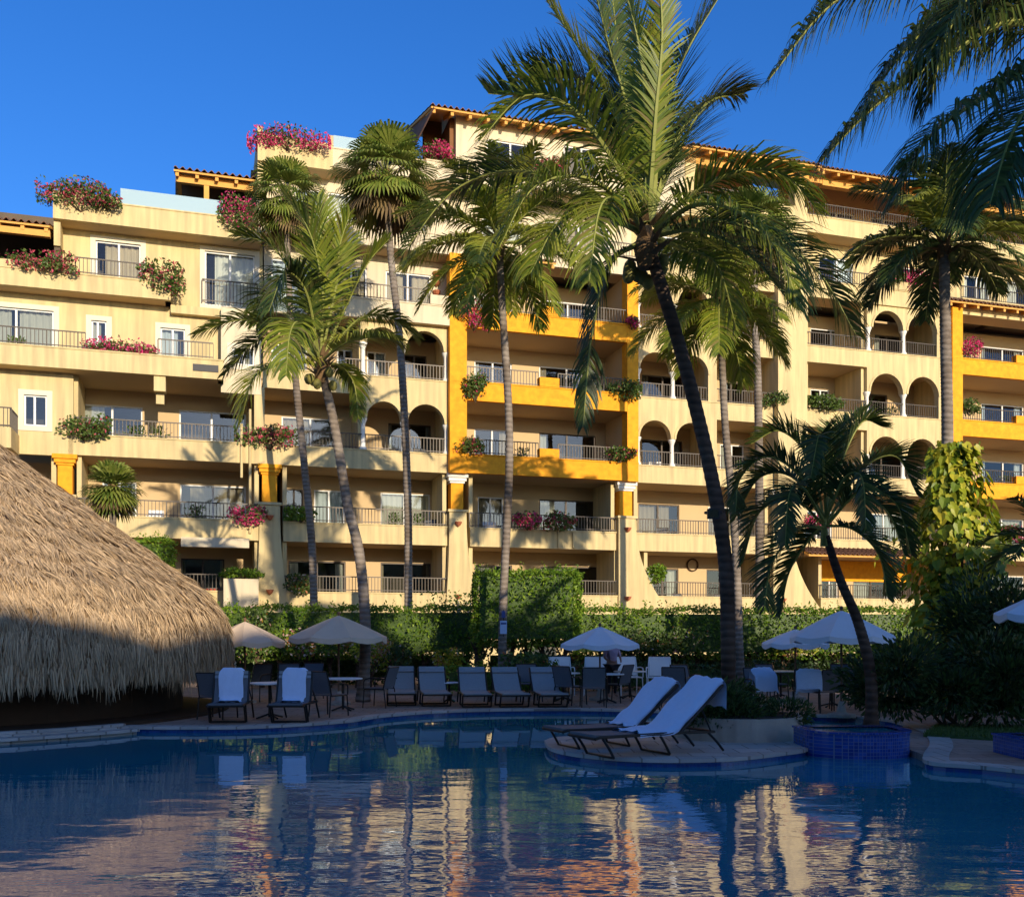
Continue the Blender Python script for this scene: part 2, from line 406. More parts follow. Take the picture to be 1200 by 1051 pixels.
def arcade(k,x0,x1,centres,m='stucco',d=0.0,th=.3,wpx=None,capcol='white_trim'):
    # centres: photo (x left, x right) of each arch
    u0,u1=U(x0,d),U(x1,d); zb=S(k)+.77; zt=S(k+1)
    b=MB(); A=sorted([(U(a,d),U(c,d)) for a,c in centres]); NS=14
    zs_list=[]
    edges=[u0]
    for a,c in A:
        r=(c-a)/2; zs=zt-.22-r; zs_list.append((a,c,r,zs))
    prev=u0
    for (a,c,r,zs) in zs_list:
        if a-prev>.34:     # solid wall pier down to the floor when wide, else just the spandrel
            b.box(prev,a,d,d+th,zb if prev==u0 or True else zs,zt)
        elif a>prev:
            b.box(prev,a,d,d+th,zs,zt)
        cx=(a+c)/2; pts=[(cx-r*math.cos(PI*i/NS),zs+r*math.sin(PI*i/NS)) for i in range(NS+1)]
        for i in range(NS):
            p,q=pts[i],pts[i+1]
            b.face([(p[0],d,p[1]),(q[0],d,q[1]),(q[0],d,zt),(p[0],d,zt)])
            b.face([(p[0],d+th,p[1]),(p[0],d+th,zt),(q[0],d+th,zt),(q[0],d+th,q[1])])
            b.face([(p[0],d,p[1]),(p[0],d+th,p[1]),(q[0],d+th,q[1]),(q[0],d,q[1])])
        # archivolt moulding
        for i in range(NS):
            p,q=pts[i],pts[i+1]
            def out(t,e): 
                dx,dz=t[0]-cx,t[1]-zs; l=math.hypot(dx,dz); return (cx+dx/l*(r+e),zs+dz/l*(r+e))
            p2,q2=out(p,.09),out(q,.09)
            b.face([(p[0],d-.03,p[1]),(q[0],d-.03,q[1]),(q2[0],d-.03,q2[1]),(p2[0],d-.03,p2[1])])
            b.face([(p2[0],d-.03,p2[1]),(q2[0],d-.03,q2[1]),(q2[0],d,q2[1]),(p2[0],d,p2[1])])
            b.face([(p[0],d-.03,p[1]),(p[0],d,p[1]),(q[0],d,q[1]),(q[0],d-.03,q[1])])
        prev=c
    if u1-prev>.34: b.box(prev,u1,d,d+th,zb,zt)
    elif u1>prev: b.box(prev,u1,d,d+th,zs_list[-1][3],zt)
    ar=part('arcade_wall',b,M[m])
    # slender columns
    gaps=[]; prev=u0
    for (a,c,r,zs) in zs_list:
        if 0<a-prev<=.34: gaps.append(((a+prev)/2,zs))
        prev=c
    if 0<u1-prev<=.34: gaps.append(((u1+prev)/2,zs_list[-1][3]))
    for u,zs in gaps:
        c=MB(); h=zs-zb
        c.lathe([(.15,0),(.15,.08),(.11,.12),(.095,.2),(.085,h-.25),(.10,h-.2),(.14,h-.1),(.165,h-.04),(.165,h)],(u,d+.15,zb),12)
        part('column',c,M[capcol],ar,True)
def tile_roof(u0,u1,d0,d1,z0,z1,name='tiled_roof',rafters=True,gable=False):
    # barrel tiled roof: eave at d0 (front) height z0 rising to z1 at d1; tile rows run up the slope
    b=MB(); p=.24; n=max(2,int((u1-u0)/p)); NS=6; seg=max(3,int((d1-d0)/.8))
    for j in range(seg):
        ya,yb=d0+(d1-d0)*j/seg,d0+(d1-d0)*(j+1)/seg
        za,zb=z0+(z1-z0)*j/seg+.02,z0+(z1-z0)*(j+1)/seg-.01
        for i in range(n*NS):
            def pr(t):
                u=u0+(u1-u0)*t/(n*NS); s=math.sin(PI*2*t/NS); return u,.055*s
            ua,ha=pr(i); ub,hb=pr(i+1)
            b.face([(ua,ya,za+ha+.06),(ub,ya,za+hb+.06),(ub,yb,zb+hb+.06),(ua,yb,zb+ha+.06)],0)
    for i in range(n*NS):
        ta,tb=i,i+1
        ua=u0+(u1-u0)*ta/(n*NS); ub=u0+(u1-u0)*tb/(n*NS)
        ha=.055*math.sin(PI*2*ta/NS); hb=.055*math.sin(PI*2*tb/NS)
        b.face([(ua,d0,z0+ha+.05),(ub,d0,z0+hb+.05),(ub,d0,z0+hb+.08),(ua,d0,z0+ha+.08)],0)
    th=.07
    b.face([(u0,d0+.03,z0),(u1,d0+.03,z0),(u1,d1,z1),(u0,d1,z1)],1)
    b.face([(u0,d0+.03,z0-th),(u0,d1,z1-th),(u1,d1,z1-th),(u1,d0+.03,z0-th)],1)
    b.face([(u0,d0+.03,z0-th),(u1,d0+.03,z0-th),(u1,d0+.03,z0),(u0,d0+.03,z0)],1)
    for u in (u0,u1): b.face([(u,d0+.03,z0-th),(u,d0+.03,z0+.02),(u,d1,z1+.02),(u,d1,z1-th)],1)
    r=part(name,b,[M['clay_dark'],M['timber']])
    if rafters:
        q=MB(); m=max(2,int((u1-u0)/.75)); dl=min(1.4,d1-d0)
        for i in range(m+1):
            u=u0+.12+(u1-u0-.24)*i/m; zs=(z1-z0)/(d1-d0)*dl
            pts=[(u-.06,d0+.08),(u+.06,d0+.08)]
            n0=len(q.v)
            za,zb=z0-th-.004,z0-th-.004+zs
            q.v += [(u-.06,d0+.08,za-.14),(u+.06,d0+.08,za-.14),(u+.06,d0+dl,zb-.14),(u-.06,d0+dl,zb-.14),(u-.06,d0+.08,za),(u+.06,d0+.08,za),(u+.06,d0+dl,zb),(u-.06,d0+dl,zb)]
            for f in ((0,3,2,1),(4,5,6,7),(0,1,5,4),(1,2,6,5),(2,3,7,6),(3,0,4,7)): q.f.append(tuple(n0+t for t in f)); q.mi.append(0)
        part('eave_rafters',q,M['timber'],r)
    return r
def wallbox(x0,x1,z0,z1,d0,d1,m='stucco',name='facade_wall'):
    b=MB(); b.box(U(x0,d0),U(x1,d0),d0,d1,z0,z1); return part(name,b,M[m])

# core mass behind everything so that no daylight leaks through
for (x0,x1,zt) in ((-120,62,S(3)),(62,302,S(4)),(302,490,S(5)),(490,1420,S(6)-.1)):
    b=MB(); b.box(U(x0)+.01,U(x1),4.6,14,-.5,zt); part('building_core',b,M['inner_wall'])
# ---- ground storey (k=-1)
K=-1
GS=[(-120,64,[]),(90,303,[(212,263,'door',.2,'frame_dark')]),(332,524,[(338,405,'door',.35,'frame_dark'),(446,505,'door',.15,'frame_dark')]),
    (551,726,[(556,600,'door',.5,'frame_dark'),(633,700,'door',.6,'frame_dark')]),(757,903,[(758,795,'door',.6,'frame_dark'),(828,880,'door',.4,'frame_dark')]),
    (962,1110,[(962,982,'door',.5),(1000,1062,'door',.4,'frame_dark')]),(1112,1420,[(1150,1200,'door',.4),(1260,1330,'door',.4)])]
for x0,x1,ops in GS:
    balcony(K,x0,x1,hb=.95,rails=[] if x1<304 or x0<60 else None); back(K,x0,x1,ops); sides(K,[x0+2,x1-2])
    wallbox(x0,x1,-.3,S(K)-.002,0.02,.3)
rail(U(205),U(262),S(K)+1.0,.1); rail(U(100),U(204),S(K)+1.0,.1)
# arched niche doors in the ground storey
for xa,xb,k in ((512,522,-1),(706,721,-1),(508,521,0),(707,722,0),(890,903,1)):
    b=MB(); u0,u1=U(xa,DB),U(xb,DB); r=(u1-u0)/2; z=S(k)+.27; cx=(u0+u1)/2
    pts=[(u0,z),(u1,z)]+[(cx+r*math.cos(PI*i/8),z+1.5+r*math.sin(PI*i/8)) for i in range(9)]
    b.face([(p[0],DB-.04,p[1]) for p in pts]); n=len(pts)
    for i in range(n):
        p,q=pts[i],pts[(i+1)%n]; b.face([(p[0],DB-.04,p[1]),(q[0],DB-.04,q[1]),(q[0],DB,q[1]),(p[0],DB,p[1])])
    part('arched_niche',b,M['orange'],label='orange arched niche in the recessed wall')
# ---- floor 0 with orange columns
K=0
for x0,x1,ops in ((-120,64,[(20,60,'door',.5)]),(90,303,[(120,160,'door',.3),(211,288,'door',.85)]),(332,524,[(331,355,'door',.1,'frame_dark'),(368,404,'door',.95),(446,504,'door',.95)]),
                  (551,722,[(560,590,'door',.9),(632,697,'door',.3,'frame_dark')]),(745,903,[(748,796,'door',.8,'frame_dark'),(830,868,'door',.6)]),
                  (928,1110,[(940,975,'door',.4),(1010,1060,'door',.6)]),(1114,1420,[(1150,1200,'door',.5),(1260,1330,'door',.4)])):
    balcony(K,x0,x1,rails=[(x0,x1)] if x0!=-120 else []); back(K,x0,x1,ops); sides(K,[x0+2,x1-2])
def buttress(x0,x1,flL,flR,label=None):
    # pier under an orange column, swelling towards the ground
    u0,u1=U(x0),U(x1); zt=S(0)+1.35; b=MB(); NS=12; prof=[]
    for i in range(NS+1):
        t=i/NS; z=zt-(zt-2.7)*t; e=t**2.2; prof.append((u0-flL*e,u1+flR*e,z))
    prof.append((u0-flL,u1+flR,-.3))
    for d in (-.1,.5):
        for i in range(len(prof)-1):
            a,c=prof[i],prof[i+1]; q=[(a[0],d,a[2]),(a[1],d,a[2]),(c[1],d,c[2]),(c[0],d,c[2])]
            b.face(q if d>0 else q[::-1])
    for s in (0,1):
        for i in range(len(prof)-1):
            a,c=prof[i],prof[i+1]; b.face([(a[s],-.1,a[2]),(a[s],.5,a[2]),(c[s],.5,c[2]),(c[s],-.1,c[2])])
    b.face([(u0,-.1,zt),(u1,-.1,zt),(u1,.5,zt),(u0,.5,zt)])
    b.box(u0-.06,u1+.06,-.16,.56,zt,zt+.1)
    bt=part('buttress',b,M['stucco'])
    c=MB(); uc=(u0+u1)/2; z=zt+.1; zt2=S(1); r=(u1-u0)/2*.72
    h=zt2-z
    c.box(uc-r,uc+r,.05,.05+2*r,z,zt2-.38)
    cp=part('orange_column',c,M['orange'],bt)
    c=MB()
    for j,(e,za,zb) in enumerate(((.05,.38,.30),(.11,.30,.16),(.17,.16,.0))):
        c.box(uc-r-e,uc+r+e,.05-e,.05+2*r+e,zt2-za,zt2-zb-.003)
    part('capital',c,M['white_trim' if x0>500 else 'orange'],bt)
    s=MB()   # shell shaped wall lamp
    for q in (0,1):
        uu=uc; zz=zt-.45 if q==0 else 2.75+.45
        if q and x0<320: zz=3.3
        s.lathe([(.02,-.14),(.09,-.08),(.14,.0),(.15,.05),(.11,.05)],(uu,-.17,zz),8)
    part('shell_lamp',s,M['terracotta'],bt)
buttress(64,88,.1,.5); buttress(304,328,.15,.35); buttress(526,546,.15,.5); buttress(724,744,.0,1.5); buttress(905,926,.0,1.6)
# ---- floor 1
K=1
balcony(K,80,303,rails=[(86,303)]); back(K,86,303,[(96,167,'door',.35),(210,288,'door',.1)]); sides(K,[88,301])
balcony(K,303,425); back(K,303,425,[(330,396,'door',.5)]); sides(K,[423])
pier(298,310,S(K)+.77,S(2),0,.3)
balcony(K,425,527); back(K,425,527,[(455,505,'door',.2,'frame_dark')]); arcade(K,422,527,[(430,470),(478,521)]); sides(K,[526])
balcony(K,748,912); back(K,748,912,[(752,800,'door',.2,'frame_dark'),(844,872,'door',.5)]); arcade(K,748,840,[(749.5,786),(792,829)]); sides(K,[750,838,911])
wallbox(912,946,S(0)+1,S(5),-.35,.6)
balcony(K,946,1110); back(K,946,1110,[(950,975,'door',.3),(1002,1062,'door',.2,'frame_dark')]); arcade(K,1016,1112,[(1020,1057),(1063,1099)]); sides(K,[948,1014,1110])
# left solid wall with the small window
K=1
hs=[]
u0,u1=U(28),U(55); z0,z1=Z(40,499),Z(40,463); holes_wall(U(-120),U(86),S(1)-.06,S(2),0,.2,[(u0,u1,z0,z1)],'stucco'); window(u0,u1,z0,z1,0,curt=.0,surround=True)
# little corner balcony at the very left
b=MB(); b.box(U(-60,-1.5),U(13,-1.5),-1.5,0,Z(0,524,-1.5),Z(0,500,-1.5)); part('balcony_parapet',b,M['stucco']); rail(U(-60,-1.5),U(13,-1.5),Z(0,500,-1.5),-1.4,.7); siderail(U(13,-1.5)-.05,Z(0,500,-1.5),-1.4,-.05,.7)
# ---- floor 2
K=2
# left projecting terrace
DT=-.7
balcony(K,-140,262,d=DT,rails=[(-140,100),(185,250)],hb=.68,back=.0)
b=MB(); b.box(U(262,DT)-.2,U(262,DT),DT+.2,.9,S(2),S(2)+.68); part('balcony_parapet',b,M['stucco'])
b=MB(); b.box(U(226,DT),U(256,DT),DT-.03,DT,S(2)+.25,S(2)+.5); part('terrace_vent',b,M['black_metal'])
b=MB(); ub=U(187,DT); b.box(ub-.2,ub+.2,DT+.1,-.05,S(2)-.55,S(2)-.004); b.box(ub-.14,ub+.14,-.3,0.0,S(2)-.95,S(2)-.55); part('bracket',b,M['stucco'])
hs=[(U(-30,.6),U(63,.6),S(2)+.3,S(2)+2.35),(U(107,.6),U(125,.6),S(2)+1.25,S(2)+2.15),(U(188,.6),U(217,.6),S(2)+.9,S(2)+2.1)]
holes_wall(U(-120),U(300)+.2,S(2)+.26,S(3),.6,.2,hs,'stucco')
b=MB(); b.box(U(-120),U(300),0.0,2.2,S(2)+.001,S(2)+.25); part('floor_slab',b,M['inner_wall'])
for i,h in enumerate(hs): window(*h,.6,curt=(.9,.6,.7)[i],surround=True)
hs=[(U(272),U(298),Z(285,428),Z(285,409))]
holes_wall(U(259),U(306),S(2)-.3,S(3)-.02,-.02,.25,hs,'stucco_pale'); window(*hs[0],-.02,frame='frame_white',curt=0,surround=True)
balcony(K,308,425); back(K,308,425,[(318,360,'door',.4),(395,420,'door',.3)]); 
balcony(K,425,527); back(K,425,527,[(430,452,'door',.5),(470,500,'door',.2,'frame_dark')]); arcade(K,422,527,[(430,467),(476,520)]); sides(K,[424,526])
balcony(K,748,912); back(K,748,912,[(752,800,'door',.2,'frame_dark'),(844,872,'door',.4,'frame_dark')]); arcade(K,748,840,[(750,787),(793,830)]); sides(K,[750,838,911])
balcony(K,946,1110); back(K,946,1110,[(950,972,'door',.4),(1002,1040,'door',.2,'frame_dark')]); arcade(K,1016,1112,[(1020,1058),(1064,1100)]); sides(K,[948,1014,1110])
# ---- floor 3
K=3
balcony(K,-140,200,rails=[(88,170)],d=-.2,back=.8,hb=.6)
b=MB(); b.box(U(-140,-.2),U(88,-.2),-.2,.0,S(3)+.66,S(3)+.9); b.box(U(170,-.2),U(200,-.2)-.02,-.22,.02,S(3)+.66,S(3)+.9); part('planter_rim',b,M['stucco'])
b=MB(); b.box(U(200,-.2)-.2,U(200,-.2),0.0,1.0,S(3),S(3)+.64); part('balcony_parapet',b,M['stucco'])
hs=[(U(112,.9),U(165,.9),S(3)+.35,S(3)+2.3),(U(240,.9),U(300,.9)-.05,S(3)+.3,S(3)+2.35)]
holes_wall(U(62),U(306)+.1,S(3)+.001,S(4),.9,.2,hs,'stucco')
for h in hs: window(*h,.9,curt=.8,surround=True,clear=True)
rail(hs[1][0]-.1,hs[1][1]+.1,S(3)+.35,.78,.9)
wallbox(200,262,S(3)-.3,S(3)+.002,.3,.9)
# porch with tiled roof at left, wall dark behind timber posts, shade put into its colour
b=MB(); b.box(U(-120),U(62),4.4,4.6,S(3)+.25,S(4)+1.4); b.box(U(62,0)-.0,U(62,0)+.2,0.3,4.6,S(3)+.25,S(4)-.31); b.box(U(-120),U(62),.6,4.4,S(3),S(3)+.25); part('porch_wall',b,M['room_shade'])
tile_roof(U(-120),U(60),-.4,5,Z(30,261,-.4),Z(30,261,-.4)+1.6)
b=MB(); b.box(U(-120),U(60),-.3,-.1,Z(30,270,-.3)-.14,Z(30,270,-.3)+.08); part('timber_beam',b,M['timber'])
# floor 3 centre
hs=[(U(318,.9),U(372,.9),S(3)+.3,S(3)+2.35),(U(395,.9),U(430,.9),S(3)+.3,S(3)+2.35),(U(452,.9),U(505,.9),S(3)+.3,S(3)+2.35)]
holes_wall(U(306)+.15,U(530),S(3)+.27,S(4),.9,.2,hs,'stucco_pale')
for h in hs: window(*h,.9,curt=.8,clear=True)
balcony(K,370,540,d=-.3,m='stucco_pale',rails=[(380,503)],raised=[(504,540)],back=1.0)
for q in range(3):   # shell lamps on the wall
    s=MB(); s.lathe([(.02,-.14),(.11,-.08),(.17,.02),(.17,.06)],(U(517),.84,Z(517,322+q*11,.9)),8); part('shell_lamp',s,M['terracotta'])
# arches and right side
balcony(K,748,912); back(K,748,912,[(844,872,'door',.4)]); arcade(K,748,840,[(750,788),(794,831)]); sides(K,[750,838,911])
balcony(K,946,1110,rails=[(946,1098)]); back(K,946,1110,[(950,1000,'door',.5),(1025,1055,'door',.3,'frame_dark')]); arcade(K,1016,1112,[(1023,1058),(1064,1098)]); sides(K,[948,1014,1110])
# ---- orange tower 1,2,3
for k in (1,2,3):
    balcony(k,530,748,d=-.3,m='orange',rails=[(545,600),(600,632),(655,735)],raised=[(632,655)])
    back(k,545,736,[(556,600,'door',.3),(632,698,'door',.15,'frame_dark' if k==1 else 'frame_white')],m='gravel_wall' if 0 else 'inner_wall')
    b=MB(); b.box(U(545)-.0,U(545)+.12,.2,DB,S(k)+.25,S(k+1)); part('party_wall',b,M['inner_wall'])
    b=MB(); b.box(U(736)-.12,U(736),.2,DB,S(k)+.25,S(k+1)); part('party_wall',b,M['inner_wall'])
b=MB(); b.box(U(527,-.3),U(547,-.3),-.32,.25,S(1)-.02,S(4)+.0); part('orange_pillar',b,M['orange'])
b=MB(); b.box(U(735,-.3),U(748,-.3),-.32,.25,S(1)-.02,S(4)+.0); part('orange_pillar',b,M['orange'])
# ---- orange tower right
for k in (1,2,3):
    balcony(k,1116,1420,d=-.3,m='orange',rails=[(1126,1165),(1165,1420)],raised=[(1190,1215)])
    back(k,1128,1420,[(1150,1200,'door',.3),(1250,1320,'door',.3)])
b=MB(); b.box(U(1116,-.3),U(1128,-.3),-.32,.25,S(1)-.02,S(4)+.2); part('orange_pillar',b,M['orange'])
tile_roof(U(1112,-.6),U(1420,-.6),-.7,1.4,S(4)+.35,S(4)+1.0)
# ---- floor 4
K=4
balcony(K,62,306,rails=[],hb=.75,z0=S(4)-.3,back=1.0)
b=MB(); b.box(U(62),U(62)+.22,.2,5,S(4)-1.2,S(4)+.45); part('balcony_parapet',b,M['stucco'])
b=MB(); b.box(U(62)-.0,U(140),-.02,.2,S(4)+.5,S(4)+.7); part('planter_rim',b,M['stucco'])
b=MB(); b.box(U(262),U(306),-.02,.2,S(4)+.5,S(4)+.68); part('balcony_parapet',b,M['stucco'])
b=MB(); b.box(U(62)+.2,U(302),1.0,4.6,S(4),S(4)+.25); part('floor_slab',b,M['stucco'])
b=MB(); b.box(U(141),U(261),.06,.1,S(4)+.51,S(4)+1.08); part('glass_balustrade',b,M['glass_frost'])
# porch on the terrace
b=MB(); b.box(U(203,2),U(302,2),4.4,4.6,S(4)+.25,S(5)+.9); b.box(U(302)-.2,U(302),1.2,4.6,S(4)+.25,S(5)); part('porch_wall',b,M['room_shade'])  # dark wall colour carries the shade under the porch roof
tile_roof(U(204,1.0),U(303,1.0),.6,5,Z(250,204,.6),Z(250,204,.6)+1.5)
b=MB(); b.box(U(207,1.0),U(303,1.0),.9,1.1,Z(250,215,1.0)-.15,Z(250,215,1.0)+.14); b.box(U(239,1.0),U(245,1.0),.92,1.08,S(4)+.25,Z(250,215,1.0)-.15); b.box(U(207,1.0),U(207,1.0)+.15,.95,4.4,Z(250,215,1.0)-.13,Z(250,215,1.0)+.12); part('timber_beam',b,M['timber'])
# centre wall, floor 4, glazed
hs=[(U(345,.9),U(378,.9),S(4)+.3,S(4)+2.3),(U(384,.9),U(436,.9),S(4)+.3,S(4)+2.3),(U(455,.9),U(500,.9),S(4)+.3,S(4)+2.3)]
holes_wall(U(302),U(532),S(4)+.27,S(5)+.0,.9,.2,hs,'stucco_pale')
for h in hs: window(*h,.9,curt=.95,clear=True)
balcony(K,302,545,d=-.1,m='stucco_pale',rails=[(440,500)],back=1.0)
balcony(K,545,750,d=-.1,m='stucco_pale',rails=[(650,745)],back=1.0)
tile_roof(U(598,-.5),U(652,-.5),-.5,1.0,Z(625,305,-.5),Z(625,305,-.5)+.55)
hs=[(U(565,.9),U(610,.9),S(4)+.3,S(4)+2.3),(U(640,.9),U(715,.9),S(4)+.3,S(4)+2.3)]
holes_wall(U(532)+.01,U(750),S(4)+.27,S(5),.9,.2,hs,'stucco_pale')
for h in hs: window(*h,.9,curt=.9,clear=True)
for (a,c,ops) in ((750,912,[(760,800),(830,880)]),(946,1112,[(960,1000),(1030,1080)]),(1128,1420,[(1130,1160),(1180,1240)])):
    hs=[(U(x,.9),U(y,.9),S(4)+.3,S(4)+2.3) for x,y in ops]
    holes_wall(U(a),U(c),S(4)+.27,S(5),.9,.2,hs,'stucco')
    for h in hs: window(*h,.9,curt=.5,clear=True)
    balcony(K,a,c,d=-.1,rails=[(a,c)] if a!=946 else [(a,1020)],back=1.0,raised=[(1036,1100)] if a==946 else None)
wallbox(912,946,S(5)-.01,S(5)+1.0,-.2,1.0)
# ---- floor 5
K=5
b=MB(); b.box(U(302),U(302)+.2,.1,4.6,S(5)-1.2,S(5)+1.2); part('party_wall',b,M['stucco'])
balcony(K,302,390,d=0,rails=[],hb=.95,z0=S(5)-.14,back=1.5); 
balcony(K,390,500,d=0,m='stucco_pale',rails=[],hb=.7,back=1.5)
b=MB(); b.box(U(391),U(470),.06,.1,S(5)+.76,S(5)+1.25); part('glass_balustrade',b,M['glass_frost'])
hs=[(U(410,2.2),U(460,2.2),S(5)+.3,S(5)+2.2)]
holes_wall(U(392),U(492),S(5)+.27,S(6)-.6,DB,.2,hs,'inner_wall'); window(*hs[0],DB,curt=.5)
hs=[(U(570),U(628),Z(600,208),Z(600,168)),(U(660),U(700),S(5)+.4,S(5)+2.2)]
holes_wall(U(534),U(802),S(5)-.05,S(6)-.22,-.05,.3,hs,'stucco_pale')
window(*hs[0],-.05,curt=.0,clear=True); window(*hs[1],-.05,curt=.6)
b=MB(); b.box(U(534)-.2,U(534),.2,5,S(5)-.05,S(6)-.2); b.box(U(506),U(534)-.2,1.6,1.8,S(5),S(6)+.3); part('porch_wall',b,M['brown_wall'])

balcony(K,500,545,d=-.1,m='stucco_pale',rails=[],back=1.0)
tile_roof(U(505,-.6),U(810,-.6),-.7,5,S(6)-.32,S(6)+1.4)
balcony(K,628,760,d=-.6,m='stucco_pale',rails=[(660,755)],back=0)
# gable end slope of the top roof
b=MB(); ug=U(505,-.6); S_=S
S=lambda k: S_(k)-.44

b.face([(ug-.45,4.5,S(6)-.65),(ug-.45,.3,S(6)-.95),(ug+.1,-.75,S(6)+.12),(ug+.1,5,S(6)+2.0)]); 
b.face([(ug-.45,4.5,S(6)-.77),(ug+.1,5,S(6)+1.88),(ug+.1,-.75,S(6)+.0),(ug-.45,.3,S(6)-1.07)])
b.face([(ug-.45,.3,S(6)-1.07),(ug+.1,-.75,S(6)+.0),(ug+.1,-.75,S(6)+.12),(ug-.45,.3,S(6)-.95)])
part('tiled_roof',b,M['clay_dark'])
S=S_
# right top
for (a,c) in ((802,912),(946,1112),(1112,1420)):
    ops=[(a+15,a+55),(a+75,a+105)]
    hs=[(U(x,DB),U(y,DB),S(5)+.3,S(5)+2.2) for x,y in ops]
    holes_wall(U(a),U(c),S(5)+.27,S(6)+(.5 if a>940 else .6),DB,.2,hs,'inner_wall')
    for h in hs: window(*h,DB,curt=.6)
    balcony(K,a,c,d=-.1,rails=[(a,c)])
for x in (802,930,1112,1260): 
    b=MB(); b.box(U(x),U(x)+.5,-.1,.4,S(5)+.77,S(6)-.25); part('pier',b,M['stucco'])
tile_roof(U(810,-.6)+.02,U(962,-.6),-.7,5,S(6)-.2,S(6)+1.55)
b=MB(); b.box(U(802),U(962),-.1,.2,S(6)-.66,S(6)-.34); b.box(U(962)+.02,U(1420),-.1,.2,S(6)-.72,S(6)-.42); part('timber_beam',b,M['timber'])
tile_roof(U(962,-.6)+.02,U(1420,-.6),-.7,5,S(6)-.28,S(6)+1.5)
# tiled awning and orange wall, ground storey right
tile_roof(U(946,-.8),U(1100,-.8),-.95,.0,Z(1000,651,-.9),Z(1000,651,-.9)+.35,rafters=False)
b=MB(); b.box(U(962)+.2,U(1109)-.2,DB-.03,DB-.004,S(0)-1.0,S(0)-.02); part('painted_band',b,M['orange'])
# left planter wall in front of the ground storey and white awning strip
b=MB(); b.box(U(262,-1.2),U(303,-1.2),-1.2,0,-.3,Z(280,678,-1.2)); part('planter_wall',b,M['stucco_pale'])
b=MB(); b.box(U(212,-.4),U(292,-.4),-.4,0,Z(250,641,-.4),Z(250,630,-.4)); part('awning_box',b,M['stucco_pale'])
b=MB(); b.lathe([(.24,-.02),(.30,-.02),(.30,.02),(.24,.02),(.24,-.02)],(0,0,0),20); 
o=part('wall_ring',b,M['timber_dark_shade']); o.rotation_euler=(PI/2,0,0); o.location=(U(811,DB),DB-.05,Z(811,662,DB))
# downpipes
for x,y0,y1 in ((283,560,497),(293,625,480)):
    b=MB(); b.tube([(U(x),-.06,Z(x,y0)),(U(x),-.06,Z(x,y1))],.05,8); part('downpipe',b,M['stucco'])
for x in (655,672):
    b=MB(); b.box(U(x,-.02)-.05,U(x,-.02)+.05,-.08,0,S(0)+.05,S(0)+.7); part('downpipe',b,M['stucco'])
# ------------------------------------------------------------------ plants
def leaf_card(b,c,s,m=0,dirn=None,asp=.55):
    a=dirn or V((R.gauss(0,1),R.gauss(0,1),R.gauss(0,1))); 
    if a.length<1e-4: a=V((0,0,1))
    a=a.normalized(); w=a.cross(V((R.gauss(0,1),R.gauss(0,1),R.gauss(0,1))))
    if w.length<1e-4: w=V((1,0,0))
    w=w.normalized()*s*asp*.5; nrm=a.cross(w).normalized()*s*.12
    b.face([c-a*s*.5, c+w+nrm-a*s*.05, c+a*s*.5, c-w+nrm-a*s*.05],m)
def shrub(name,label,cat,px,py,wp,hp,leaf='leaf_shrub',flower='bract_pink',fl=.5,d=-.15,Y=None,size=.155,dens=1.0,group=None,droop=.35,depth=None):
    c=W(px,py,d) if Y is None else P(px,py,Y)
    sc_=c.y/F; w,h=wp*sc_/2,hp*sc_/2; dp=depth or max(.3,min(w,.6))
    root=empty(name,tuple(c-V((0,0,h))),0,label,cat,group)
    A=4*w*h; n=int(A*620*dens)+120; lb,fb=MB(),MB()
    # a few clump centres make the outline uneven
    cl=[(R.uniform(-.85,.85),R.uniform(-.5,.6),R.uniform(.35,.6)) for _ in range(9)]
    for i in range(n):
        q=cl[R.randrange(len(cl))] if R.random()<.75 else (0,0,.9)
        a=R.uniform(0,2*PI); r=math.sqrt(R.random())*q[2]
        x=(q[0]+r*math.cos(a))*w; x=max(-w*1.02,min(w*1.02,x)); z=h+(q[1]+r*math.sin(a)-droop*(q[0]**2)*R.random())*h; y=R.uniform(-1,1)*dp*(1-.5*abs(x/w if w else 0))
        isf=R.random()<fl*(1.3 if (q[0]*7)%1>.4 else .5)
        leaf_card(fb if isf else lb,V((x,y,z)),size*R.uniform(.6,1.2)*(.85 if isf else 1))
    for k in range(5):
        q=cl[k]; lb2=None
    st=MB()
    for q in cl[:6]: st.tube([(0,.1,0),(q[0]*w*.5,0,h*.6),(q[0]*w,0,h+q[1]*h)],[.02,.014,.006],4)
    lb.build('foliage',M[leaf],root); st.build('stem',M['stem'],root)
    if fb.f: fb.build('blossom',M[flower],root)
    return root
BG='flowering plants trailing over the balcony parapets'
